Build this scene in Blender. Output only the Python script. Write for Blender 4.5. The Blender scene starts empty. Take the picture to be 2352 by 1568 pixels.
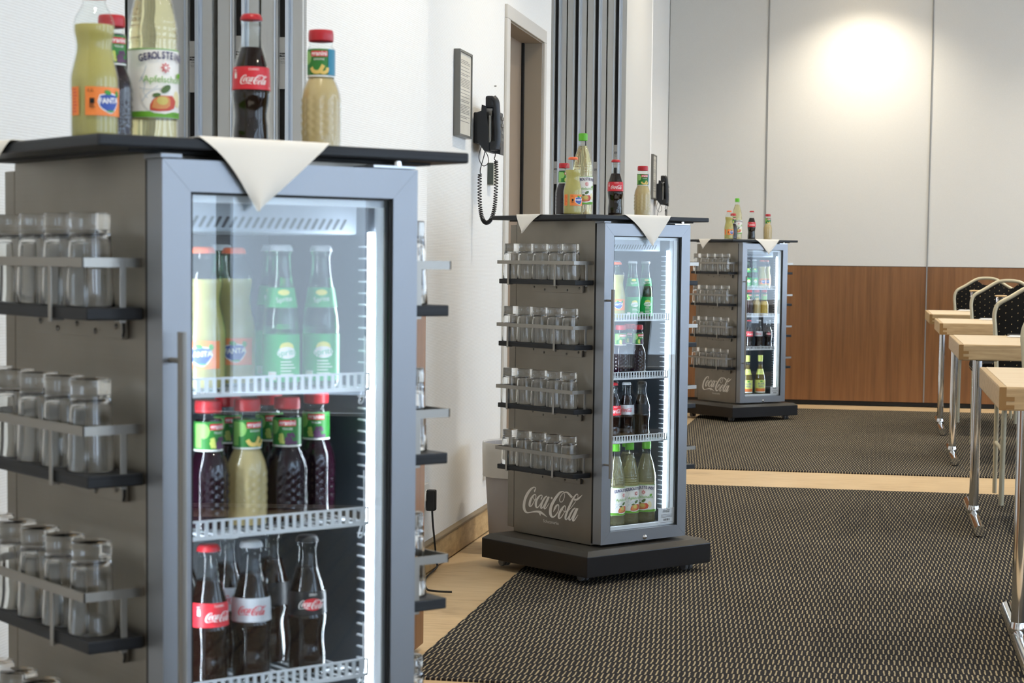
import bpy, bmesh, math, random
from mathutils import Matrix, Vector

# ------------------------------------------------------------------ camera, world, light, exposure
random.seed(4)
SC = bpy.context.scene
COL = SC.collection
PI = math.pi
YAW, PITCH, ROLL = 0.1882, 0.0686, 0.0109
cam_d = bpy.data.cameras.new('camera')
cam = bpy.data.objects.new('camera', cam_d)
COL.objects.link(cam)
cam.matrix_world = (Matrix.Translation((0, 0, 1.05)) @ Matrix.Rotation(YAW, 4, 'Z')
                    @ Matrix.Rotation(PI / 2 - PITCH, 4, 'X') @ Matrix.Rotation(ROLL, 4, 'Z'))
cam_d.sensor_width = 36.0
cam_d.lens = 4342.09 / 2352 * 36
cam_d.shift_y = 109.69 / 2352
cam_d.clip_start = 0.05
cam_d.dof.use_dof = True
cam_d.dof.focus_distance = 6.3
cam_d.dof.aperture_fstop = 12.0
SC.camera = cam

world = bpy.data.worlds.new('world')
SC.world = world
world.use_nodes = True
world.node_tree.nodes['Background'].inputs[0].default_value = (0.75, 0.86, 1.0, 1)
world.node_tree.nodes['Background'].inputs[1].default_value = 1.0

WINDOW_STRENGTH = 5.0
SPOT_POWER = 122.0
LED_STRENGTH = 55.0
SC.view_settings.view_transform = 'Standard'
SC.view_settings.look = 'None'
SC.view_settings.gamma = 1.0
SC.view_settings.use_curve_mapping = False
SC.view_settings.exposure = -0.05
cy = SC.cycles
cy.use_denoising = True
cy.max_bounces = 14
cy.transparent_max_bounces = 24
cy.transmission_bounces = 10
cy.glossy_bounces = 5
cy.diffuse_bounces = 4
cy.sample_clamp_indirect = 4.0
cy.blur_glossy = 0.4

# ------------------------------------------------------------------ helpers
def lin(c):
    return tuple((v / 12.92 if v <= 0.04045 else ((v + 0.055) / 1.055) ** 2.4) for v in c)

def hexc(h):
    return lin(tuple(int(h[i:i + 2], 16) / 255 for i in (0, 2, 4)))

MATS = {}
def new_mat(name):
    m = bpy.data.materials.new(name)
    m.use_nodes = True
    MATS[name] = m
    return m, m.node_tree, m.node_tree.nodes['Principled BSDF']

def pmat(name, col, rough=0.5, metal=0.0, spec=0.5, trans=0.0, coat=0.0, ior=1.45, emit=None, es=0.0, sheen=0.0):
    m, nt, b = new_mat(name)
    b.inputs['Base Color'].default_value = (*col, 1)
    b.inputs['Roughness'].default_value = rough
    b.inputs['Metallic'].default_value = metal
    b.inputs['Specular IOR Level'].default_value = spec
    b.inputs['Transmission Weight'].default_value = trans
    b.inputs['Coat Weight'].default_value = coat
    b.inputs['IOR'].default_value = ior
    b.inputs['Sheen Weight'].default_value = sheen
    if emit:
        b.inputs['Emission Color'].default_value = (*emit, 1)
        b.inputs['Emission Strength'].default_value = es
    return m

def N(nt, t, **kw):
    n = nt.nodes.new(t)
    for k, v in kw.items():
        setattr(n, k, v)
    return n

def L(nt, a, b):
    nt.links.new(a, b)

def mth(nt, op, a, b=None, c=None):
    n = N(nt, 'ShaderNodeMath', operation=op)
    for i, x in enumerate((a, b, c)):
        if x is None:
            continue
        if isinstance(x, (int, float)):
            n.inputs[i].default_value = x
        else:
            L(nt, x, n.inputs[i])
    return n.outputs[0]

def noise(nt, vec, scale, detail=3.0, rough=0.5):
    n = N(nt, 'ShaderNodeTexNoise')
    n.inputs['Scale'].default_value = scale
    n.inputs['Detail'].default_value = detail
    n.inputs['Roughness'].default_value = rough
    if vec is not None:
        L(nt, vec, n.inputs['Vector'])
    return n.outputs['Fac']

def ramp(nt, fac, stops):
    r = N(nt, 'ShaderNodeValToRGB')
    el = r.color_ramp.elements
    while len(el) < len(stops):
        el.new(0.5)
    for e, (p, c) in zip(el, stops):
        e.position = p
        e.color = (*c, 1)
    L(nt, fac, r.inputs[0])
    return r.outputs[0]

def mapping(nt, vec, scale=(1, 1, 1), rot=(0, 0, 0)):
    n = N(nt, 'ShaderNodeMapping')
    n.inputs['Scale'].default_value = scale
    n.inputs['Rotation'].default_value = rot
    L(nt, vec, n.inputs['Vector'])
    return n.outputs[0]

def bump(nt, b, h, strength, dist=0.001):
    n = N(nt, 'ShaderNodeBump')
    n.inputs['Strength'].default_value = strength
    n.inputs['Distance'].default_value = dist
    L(nt, h, n.inputs['Height'])
    L(nt, n.outputs[0], b.inputs['Normal'])

def wpos(nt):
    return N(nt, 'ShaderNodeNewGeometry').outputs['Position']

def opos(nt):
    return N(nt, 'ShaderNodeTexCoord').outputs['Object']

def sep(nt, v):
    n = N(nt, 'ShaderNodeSeparateXYZ')
    L(nt, v, n.inputs[0])
    return n.outputs

# ---- thin glass: transparent sheet with a Fresnel mirror reflection on it
def thin_glass(name, tint=(1, 1, 1), gain=1.0, rough=0.0, base=0.0):
    m = bpy.data.materials.new(name)
    m.use_nodes = True
    MATS[name] = m
    nt = m.node_tree
    nt.nodes.clear()
    out = N(nt, 'ShaderNodeOutputMaterial')
    tr = N(nt, 'ShaderNodeBsdfTransparent')
    tr.inputs[0].default_value = (*tint, 1)
    gl = N(nt, 'ShaderNodeBsdfGlossy')
    gl.inputs['Roughness'].default_value = rough
    ge = N(nt, 'ShaderNodeNewGeometry')
    dt = N(nt, 'ShaderNodeVectorMath', operation='DOT_PRODUCT')
    L(nt, ge.outputs['Normal'], dt.inputs[0])
    L(nt, ge.outputs['Incoming'], dt.inputs[1])
    c1 = mth(nt, 'SUBTRACT', 1.0, mth(nt, 'ABSOLUTE', dt.outputs['Value']))
    fr = mth(nt, 'MULTIPLY_ADD', mth(nt, 'POWER', c1, 5.0), 0.96, 0.04)   # Schlick
    k = mth(nt, 'MULTIPLY_ADD', fr, gain, base)
    k = mth(nt, 'MINIMUM', k, 0.95)
    mx = N(nt, 'ShaderNodeMixShader')
    L(nt, k, mx.inputs[0])
    L(nt, tr.outputs[0], mx.inputs[1])
    L(nt, gl.outputs[0], mx.inputs[2])
    L(nt, mx.outputs[0], out.inputs[0])
    return m

def cloudy(name, col, trans=0.4, rough=0.25):
    m = bpy.data.materials.new(name)
    m.use_nodes = True
    MATS[name] = m
    nt = m.node_tree
    b = nt.nodes['Principled BSDF']
    b.inputs['Base Color'].default_value = (*col, 1)
    b.inputs['Roughness'].default_value = rough
    t = N(nt, 'ShaderNodeBsdfTranslucent')
    t.inputs[0].default_value = (*col, 1)
    mx = N(nt, 'ShaderNodeMixShader')
    mx.inputs[0].default_value = trans
    L(nt, b.outputs[0], mx.inputs[1])
    L(nt, t.outputs[0], mx.inputs[2])
    L(nt, mx.outputs[0], nt.nodes['Material Output'].inputs[0])
    return m

# ------------------------------------------------------------------ materials
def make_materials():
    # ribbed wallpaper
    m, nt, b = new_mat('wallpaper')
    s = sep(nt, wpos(nt))
    wob = noise(nt, mapping(nt, wpos(nt), (6, 6, 40)), 4.0, 2.0)
    zz = mth(nt, 'ADD', mth(nt, 'MULTIPLY', s[2], 2 * PI / 0.0052), mth(nt, 'MULTIPLY', wob, 1.6))
    rib = mth(nt, 'SINE', zz)
    seg = noise(nt, mapping(nt, wpos(nt), (60, 60, 190)), 1.0, 1.0)
    h = mth(nt, 'ADD', mth(nt, 'MULTIPLY', rib, 0.5), seg)
    L(nt, ramp(nt, h, [(0.0, hexc('e7e5e0')), (1.0, hexc('eeede9'))]), b.inputs['Base Color'])
    b.inputs['Roughness'].default_value = 0.75
    bump(nt, b, h, 0.2, 0.0008)
    pmat('white_paint', hexc('f4f2ee'), 0.6)
    m, nt, b = new_mat('panel_white')
    n = noise(nt, wpos(nt), 350.0, 2.0)
    L(nt, ramp(nt, n, [(0.3, hexc('d9d7d1')), (0.7, hexc('e0ded8'))]), b.inputs['Base Color'])
    b.inputs['Roughness'].default_value = 0.7
    pmat('ceiling_white', hexc('e8e6e0'), 0.8)
    # veneer, vertical grain
    m, nt, b = new_mat('veneer')
    v = mapping(nt, wpos(nt), (26, 26, 1.1))
    g = noise(nt, v, 1.0, 5.0, 0.6)
    g2 = noise(nt, mapping(nt, wpos(nt), (300, 300, 6)), 1.0, 2.0)
    f = mth(nt, 'ADD', mth(nt, 'MULTIPLY', g, 0.8), mth(nt, 'MULTIPLY', g2, 0.2))
    L(nt, ramp(nt, f, [(0.32, hexc('734e2e')), (0.5, hexc('875c37')), (0.68, hexc('946840'))]), b.inputs['Base Color'])
    b.inputs['Roughness'].default_value = 0.38
    # tan floor covering
    m, nt, b = new_mat('tan_floor')
    n1 = noise(nt, wpos(nt), 3.0, 5.0, 0.6)
    n2 = noise(nt, mapping(nt, wpos(nt), (4, 28, 1)), 1.6, 4.0)
    n3 = noise(nt, wpos(nt), 500.0, 2.0)
    f = mth(nt, 'ADD', mth(nt, 'MULTIPLY', n1, 0.5), mth(nt, 'ADD', mth(nt, 'MULTIPLY', n2, 0.35), mth(nt, 'MULTIPLY', n3, 0.15)))
    L(nt, ramp(nt, f, [(0.30, hexc('9a815f')), (0.46, hexc('bda27b')), (0.7, hexc('ceb48d'))]), b.inputs['Base Color'])
    b.inputs['Roughness'].default_value = 0.6
    bump(nt, b, n3, 0.2, 0.0006)
    m, nt, b = new_mat('skirting_stone')
    n1 = noise(nt, mapping(nt, wpos(nt), (3, 3, 9)), 3.0, 5.0, 0.62)
    L(nt, ramp(nt, n1, [(0.3, hexc('8f7550')), (0.5, hexc('b39567')), (0.7, hexc('cbb083'))]), b.inputs['Base Color'])
    b.inputs['Roughness'].default_value = 0.45
    pmat('skirting_cap', hexc('7d6b50'), 0.5)
    # carpet: charcoal with staggered beige dashes along the room
    m, nt, b = new_mat('carpet')
    s = sep(nt, wpos(nt))
    wv = noise(nt, mapping(nt, wpos(nt), (70, 34, 1)), 1.0, 2.0)
    row = mth(nt, 'DIVIDE', s[1], 0.0675)
    rid = mth(nt, 'FLOOR', row)
    rf = mth(nt, 'FRACT', row)
    odd = mth(nt, 'MULTIPLY', mth(nt, 'MODULO', rid, 2.0), 0.5)
    colx = mth(nt, 'ADD', mth(nt, 'DIVIDE', s[0], 0.0139), mth(nt, 'ADD', odd, mth(nt, 'MULTIPLY', mth(nt, 'SUBTRACT', wv, 0.5), 0.45)))
    cf = mth(nt, 'FRACT', colx)
    dx = mth(nt, 'ABSOLUTE', mth(nt, 'SUBTRACT', cf, 0.5))
    dy = mth(nt, 'ABSOLUTE', mth(nt, 'SUBTRACT', rf, 0.5))
    inx = N(nt, 'ShaderNodeMapRange'); inx.interpolation_type = 'SMOOTHSTEP'
    L(nt, dx, inx.inputs[0]); inx.inputs[1].default_value = 0.175; inx.inputs[2].default_value = 0.115
    iny = N(nt, 'ShaderNodeMapRange'); iny.interpolation_type = 'SMOOTHSTEP'
    L(nt, dy, iny.inputs[0]); iny.inputs[1].default_value = 0.47; iny.inputs[2].default_value = 0.40
    dash = mth(nt, 'MULTIPLY', inx.outputs[0], iny.outputs[0])
    fz = noise(nt, wpos(nt), 900.0, 2.0)
    fz2 = noise(nt, wpos(nt), 2.2, 3.0)
    dark = ramp(nt, fz, [(0.3, hexc('1e1d1e')), (0.75, hexc('373537'))])
    lt = ramp(nt, fz, [(0.25, hexc('8f836b')), (0.75, hexc('b1a487'))])
    mx = N(nt, 'ShaderNodeMix', data_type='RGBA')
    L(nt, dash, mx.inputs['Factor']); L(nt, dark, mx.inputs['A']); L(nt, lt, mx.inputs['B'])
    mx2 = N(nt, 'ShaderNodeMix', data_type='RGBA', blend_type='MULTIPLY')
    mx2.inputs['Factor'].default_value = 1.0
    L(nt, mx.outputs['Result'], mx2.inputs['A'])
    L(nt, ramp(nt, fz2, [(0.3, (0.86, 0.86, 0.86)), (0.7, (1, 1, 1))]), mx2.inputs['B'])
    L(nt, mx2.outputs['Result'], b.inputs['Base Color'])
    b.inputs['Roughness'].default_value = 0.95
    b.inputs['Specular IOR Level'].default_value = 0.1
    bump(nt, b, mth(nt, 'ADD', dash, mth(nt, 'MULTIPLY', fz, 0.6)), 0.5, 0.002)
    # brushed steel of the cooler sides
    m, nt, b = new_mat('brushed_steel')
    o = opos(nt)
    n1 = noise(nt, mapping(nt, o, (3, 3, 900)), 1.0, 3.0)
    n2 = noise(nt, o, 5.0, 3.0)
    L(nt, ramp(nt, n2, [(0.3, hexc('807a71')), (0.7, hexc('8e887f'))]), b.inputs['Base Color'])
    b.inputs['Metallic'].default_value = 0.95
    L(nt, ramp(nt, n1, [(0.2, (0.30,) * 3), (0.8, (0.42,) * 3)]), b.inputs['Roughness'])
    bump(nt, b, n1, 0.05, 0.0004)
    pmat('satin_aluminium', hexc('8f9297'), 0.42, 0.9)
    pmat('rail_steel', hexc('9c9891'), 0.36, 0.95)
    pmat('handle_steel', hexc('7f7c77'), 0.4, 0.7)
    pmat('rack_plastic', hexc('d8dde2'), 0.25, 0.0, 0.6)
    pmat('vent_plastic', hexc('9aa3ad'), 0.4)
    pmat('chrome', hexc('d9d9d9'), 0.07, 1.0)
    pmat('steel_dark', hexc('6d6a66'), 0.35, 0.9)
    pmat('black_rubber', hexc('0c0c0d'), 0.6)
    # black stained wood
    m, nt, b = new_mat('black_wood')
    o = opos(nt)
    g = noise(nt, mapping(nt, o, (7, 7, 260)), 1.0, 4.0)
    L(nt, ramp(nt, g, [(0.3, hexc('0f1013')), (0.7, hexc('212429'))]), b.inputs['Base Color'])
    b.inputs['Roughness'].default_value = 0.5
    b.inputs['Specular IOR Level'].default_value = 0.35
    bump(nt, b, g, 0.25, 0.0006)
    pmat('black_plinth', hexc('131316'), 0.33)
    pmat('plinth_bevel', hexc('35322d'), 0.36)
    pmat('liner_grey', hexc('363c43'), 0.35)
    pmat('liner_dark', hexc('2b3036'), 0.5)
    pmat('linen', hexc('ece7dd'), 0.85, sheen=0.2)
    pmat('logo_white', hexc('e9e4db'), 0.5)
    pmat('print_white', hexc('f2f0ee'), 0.5)
    pmat('print_black', hexc('121212'), 0.6)
    pmat('card_white', hexc('dfe1e6'), 0.6)
    pmat('led', (1, 1, 1), 0.5, emit=(0.80, 0.90, 1.0), es=LED_STRENGTH)
    thin_glass('door_glass', (0.96, 0.98, 0.99), 1.15, 0.0, 0.0)
    thin_glass('picture_glass', (1, 1, 1), 0.25, 0.0, 0.0)
    thin_glass('bottle_glass', (0.97, 0.99, 0.98), 0.9, 0.0, 0.0)
    thin_glass('bottle_glass_green', (0.45, 0.72, 0.52), 1.5, 0.0, 0.0)
    m = pmat('tumbler_glass', (0.985, 0.99, 0.985), 0.0, 0.0, 0.5, 1.0, ior=1.5)
    pmat('spritzer_liquid', lin((0.95, 0.915, 0.74)), 0.0, 0.0, 0.5, 0.86, ior=1.33)
    pmat('cola_liquid', hexc('170704'), 0.05, 0.0, 0.3)
    cloudy('lemonade_liquid', hexc('d0c77e'), 0.45)
    m = cloudy('banana_liquid', hexc('dcc795'), 0.35)
    cloudy('mango_liquid', hexc('e3c766'), 0.35)
    pmat('grape_liquid', hexc('1b0712'), 0.08, 0.0, 0.35)
    pmat('clear_liquid', (0.85, 0.93, 0.88), 0.0, 0.0, 0.5, 1.0, ior=1.33)
    cloudy('amber_liquid', hexc('7d6a2e'), 0.5)
    for n, h, r in [('red_cap', 'b3202a', 0.35), ('orange_cap', 'e0663a', 0.35), ('green_cap', '62b52d', 0.4), ('silver_cap', 'b9bdc0', 0.3),
                    ('red_label', 'cf2a36', 0.4), ('orange_label', 'f0863c', 0.45), ('white_label', 'f0eee9', 0.5), ('green_label', '6aaa32', 0.5),
                    ('juice_green', '2f7d33', 0.45), ('juice_light', '8fc46a', 0.45), ('teal_label', '1f7f9c', 0.45), ('silver_label', 'bfc3c9', 0.3),
                    ('black_label', '17171a', 0.4), ('sprite_green', '15a24f', 0.4), ('navy_print', '2c2a5e', 0.5), ('blue_print', '3551a4', 0.5),
                    ('leaf_green', '3f9a3a', 0.5), ('dark_leaf', '4f6b37', 0.5), ('apple_red', 'c2452f', 0.45), ('apple_yellow', 'c9b862', 0.45), ('apple_blush', 'cf8a4f', 0.45), ('apple_pale', 'e6dcae', 0.5),
                    ('banana_yellow', 'e0c16a', 0.5), ('grape_purple', '5b3a58', 0.5), ('grape_pale', 'c6cf6a', 0.5), ('sky_print', 'b7c3d0', 0.5),
                    ('lime_label', 'd9e27a', 0.45), ('sunset_print', 'dd7f45', 0.5), ('sun_yellow', 'e9e06a', 0.5)]:
        pmat(n, hexc(h), r)
    # furniture
    m, nt, b = new_mat('maple_top')
    o = wpos(nt)
    g = noise(nt, mapping(nt, o, (3, 40, 3)), 1.0, 4.0)
    L(nt, ramp(nt, g, [(0.3, hexc('d3bc98')), (0.7, hexc('e0cdb0'))]), b.inputs['Base Color'])
    b.inputs['Roughness'].default_value = 0.4
    m, nt, b = new_mat('beech_edge')
    g = noise(nt, mapping(nt, wpos(nt), (9, 60, 90)), 1.0, 4.0)
    L(nt, ramp(nt, g, [(0.3, hexc('a68a62')), (0.7, hexc('c3a77e'))]), b.inputs['Base Color'])
    b.inputs['Roughness'].default_value = 0.5
    pmat('endgrain', hexc('8d6a3d'), 0.6)
    pmat('champagne_frame', hexc('bfb69c'), 0.45, 0.35)
    m, nt, b = new_mat('dotted_fabric')
    s = sep(nt, opos(nt))
    PX, PZ = 0.0535, 0.0168
    ry = mth(nt, 'DIVIDE', s[2], PZ)
    oddr = mth(nt, 'MULTIPLY', mth(nt, 'MODULO', mth(nt, 'ADD', mth(nt, 'FLOOR', ry), 100.0), 2.0), 0.5)
    cxx = mth(nt, 'MULTIPLY', mth(nt, 'SUBTRACT', mth(nt, 'FRACT', mth(nt, 'ADD', mth(nt, 'DIVIDE', s[0], PX), mth(nt, 'ADD', oddr, 50.0))), 0.5), PX)
    cyy = mth(nt, 'MULTIPLY', mth(nt, 'SUBTRACT', mth(nt, 'FRACT', ry), 0.5), PZ)
    d = mth(nt, 'ADD', mth(nt, 'POWER', mth(nt, 'ADD', cxx, mth(nt, 'MULTIPLY', cyy, -0.35)), 2.0), mth(nt, 'POWER', mth(nt, 'MULTIPLY', cyy, 0.75), 2.0))
    dot = mth(nt, 'LESS_THAN', d, 0.0018 ** 2)
    mx = N(nt, 'ShaderNodeMix', data_type='RGBA')
    L(nt, dot, mx.inputs['Factor'])
    mx.inputs['A'].default_value = (*hexc('161514'), 1)
    mx.inputs['B'].default_value = (*hexc('c3ab7a'), 1)
    L(nt, mx.outputs['Result'], b.inputs['Base Color'])
    b.inputs['Roughness'].default_value = 0.9
    b.inputs['Specular IOR Level'].default_value = 0.2
    pmat('black_leather', hexc('201f1e'), 0.5)
    pmat('gold_wrap', hexc('c4a67a'), 0.4, 0.4)
    pmat('phone_black', hexc('232529'), 0.42)
    pmat('phone_grey', hexc('8d8a84'), 0.4)
    pmat('frame_grey', hexc('75746f'), 0.35, 0.6)
    pmat('paper', hexc('d9d3c3'), 0.6)
    pmat('paper_text', hexc('8a877f'), 0.7)
    pmat('box_grey', hexc('b9b7a6'), 0.5)
    pmat('box_shade', hexc('4d544d'), 0.5)  # shaded tone of the wiring box, put into the colour
    pmat('door_leaf', hexc('8d7a66'), 0.5)
    pmat('door_reveal', hexc('a39684'), 0.5)
    pmat('architrave', hexc('cfcac1'), 0.5)
    pmat('profile_alu', hexc('c4c3be'), 0.45, 0.1)
    pmat('profile_bright', hexc('cfd6df'), 0.28, 0.7)
    pmat('seal_black', hexc('1b1a1c'), 0.65)
    pmat('plate_grey', hexc('c6c5c1'), 0.5)
    pmat('stack_frame', hexc('55564f'), 0.5)
    pmat('joint_grey', hexc('9a9a98'), 0.4, 0.5)
    pmat('bin_grey', hexc('b2afb0'), 0.5)
    pmat('bag_film', hexc('d9d6d0'), 0.4)
    pmat('outlet_white', hexc('e4e1da'), 0.4)
    pmat('caster_grey', hexc('6f7072'), 0.5)
    pmat('lamp_warm', (1, 0.85, 0.6), 0.5, emit=(1.0, 0.80, 0.52), es=120.0)
    pmat('window_sky', (0.8, 0.9, 1), 0.6, emit=(0.66, 0.82, 1.0), es=WINDOW_STRENGTH)
    pmat('window_frame', hexc('cfd2d6'), 0.4)
    cloudy('curtain_sheer', hexc('e9eaee'), 0.55, 0.8)

make_materials()

# ------------------------------------------------------------------ mesh builder
class MB:
    def __init__(self):
        self.v, self.f, self.s = [], [], []
    def add(self, vs, fs, smooth=False):
        o = len(self.v)
        self.v += [tuple(p) for p in vs]
        self.f += [tuple(i + o for i in q) for q in fs]
        self.s += [smooth] * len(fs)
        return self
    def box(self, x0, x1, y0, y1, z0, z1):
        vs = [(x, y, z) for z in (z0, z1) for y in (y0, y1) for x in (x0, x1)]
        return self.add(vs, [(0, 2, 3, 1), (4, 5, 7, 6), (0, 1, 5, 4), (2, 6, 7, 3), (0, 4, 6, 2), (1, 3, 7, 5)])
    def bbox(self, x0, x1, y0, y1, z0, z1, c=0.002):
        bm = bmesh.new()
        bmesh.ops.create_cube(bm, size=1.0)
        for v in bm.verts:
            v.co = ((x0 + x1) / 2 + v.co.x * (x1 - x0), (y0 + y1) / 2 + v.co.y * (y1 - y0), (z0 + z1) / 2 + v.co.z * (z1 - z0))
        bmesh.ops.bevel(bm, geom=list(bm.edges), offset=c, segments=2, affect='EDGES', profile=0.6)
        bm.verts.index_update()
        self.add([v.co[:] for v in bm.verts], [[v.index for v in f.verts] for f in bm.faces])
        bm.free()
        return self
    def lathe(self, prof, seg=32, c=(0, 0, 0), dis=None, smooth=True):
        vs, fs = [], []
        n = len(prof)
        for k in range(seg):
            a = 2 * PI * k / seg
            for r, z in prof:
                rr = r + (dis(a, z) if dis else 0)
                vs.append((c[0] + rr * math.cos(a), c[1] + rr * math.sin(a), c[2] + z))
        for k in range(seg):
            k2 = (k + 1) % seg
            for i in range(n - 1):
                fs.append((k * n + i, k2 * n + i, k2 * n + i + 1, k * n + i + 1))
        return self.add(vs, fs, smooth)
    def tube(self, pts, r, seg=10, closed=False, caps=True, squash=None, smooth=True):
        P = [Vector(p) for p in pts]
        n = len(P)
        T = []
        for i in range(n):
            a = P[(i - 1) % n] if (closed or i > 0) else P[i]
            b = P[(i + 1) % n] if (closed or i < n - 1) else P[i]
            t = (b - a)
            T.append(t.normalized() if t.length > 1e-9 else Vector((0, 0, 1)))
        up = Vector((0, 0, 1)) if abs(T[0].z) < 0.9 else Vector((0, 1, 0))
        u = (up - T[0] * up.dot(T[0])).normalized()
        vs, fs = [], []
        for i in range(n):
            u = (u - T[i] * u.dot(T[i])).normalized()
            w = T[i].cross(u)
            rr = r[i] if isinstance(r, (list, tuple)) else r
            sx, sy = squash or (1, 1)
            for k in range(seg):
                a = 2 * PI * k / seg
                vs.append(P[i] + u * (rr * sx * math.cos(a)) + w * (rr * sy * math.sin(a)))
        m = n if closed else n - 1
        for i in range(m):
            j = (i + 1) % n
            for k in range(seg):
                k2 = (k + 1) % seg
                fs.append((i * seg + k, i * seg + k2, j * seg + k2, j * seg + k))
        if caps and not closed:
            fs.append(tuple(range(seg - 1, -1, -1)))
            fs.append(tuple((n - 1) * seg + k for k in range(seg)))
        return self.add(vs, fs, smooth)
    def cyl(self, a, b, r, seg=16):
        return self.tube([a, b], r, seg)
    def prism(self, poly, y0, y1, axis='y', smooth=False):
        n = len(poly)
        def p3(p, t):
            return (p[0], t, p[1]) if axis == 'y' else ((t, p[0], p[1]) if axis == 'x' else (p[0], p[1], t))
        vs = [p3(p, y0) for p in poly] + [p3(p, y1) for p in poly]
        fs = [tuple(range(n)), tuple(range(2 * n - 1, n - 1, -1))]
        for i in range(n):
            j = (i + 1) % n
            fs.append((j, i, n + i, n + j))
        return self.add(vs, fs, smooth)
    def grid(self, rows, smooth=True):
        vs = [p for r in rows for p in r]
        w = len(rows[0])
        fs = [(i * w + k, i * w + k + 1, (i + 1) * w + k + 1, (i + 1) * w + k) for i in range(len(rows) - 1) for k in range(w - 1)]
        return self.add(vs, fs, smooth)
    def mesh(self, name, mat):
        me = bpy.data.meshes.new(name)
        me.from_pydata(self.v, [], self.f)
        me.materials.append(MATS[mat])
        me.polygons.foreach_set('use_smooth', self.s)
        bm = bmesh.new()
        bm.from_mesh(me)
        bmesh.ops.recalc_face_normals(bm, faces=bm.faces)
        if any(self.s):
            for e in bm.edges:
                if e.calc_face_angle(0.0) > 0.95:
                    e.smooth = False
        bm.to_mesh(me)
        bm.free()
        me.update()
        return me
    def build(self, name, mat, parent=None, sharp=None):
        o = bpy.data.objects.new(name, self.mesh(name, mat))
        COL.objects.link(o)
        if parent:
            o.parent = parent
        return o

def tag(o, label=None, cat=None, group=None, kind=None):
    if label: o['label'] = label
    if cat: o['category'] = cat
    if group: o['group'] = group
    if kind: o['kind'] = kind
    return o

def empty(name, loc=(0, 0, 0), rz=0.0, label=None, cat=None, group=None, parent=None):
    o = bpy.data.objects.new(name, None)
    COL.objects.link(o)
    o.location = loc
    o.rotation_euler = (0, 0, rz)
    o.empty_display_size = 0.05
    if parent:
        o.parent = parent
    return tag(o, label, cat, group)

CHILD = {}
def kids(o):
    return [c for c in bpy.data.objects if c.parent == o]

def tree_of(o):
    return (o, [tree_of(c) for c in kids(o)])

def copy_tree(tr, parent=None):
    o, ch = tr
    c = o.copy()
    COL.objects.link(c)
    c.parent = parent
    for t in ch:
        copy_tree(t, c)
    return c

def cr(pts, k=4):
    """Catmull-Rom resample of a list of tuples."""
    out = []
    n = len(pts)
    for i in range(n - 1):
        p0, p1, p2, p3 = pts[max(i - 1, 0)], pts[i], pts[i + 1], pts[min(i + 2, n - 1)]
        for j in range(k):
            t = j / k
            out.append(tuple(0.5 * (2 * b + (c - a) * t + (2 * a - 5 * b + 4 * c - d) * t * t + (3 * b - a - 3 * c + d) * t ** 3)
                             for a, b, c, d in zip(p0, p1, p2, p3)))
    out.append(tuple(pts[-1]))
    return out

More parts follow.
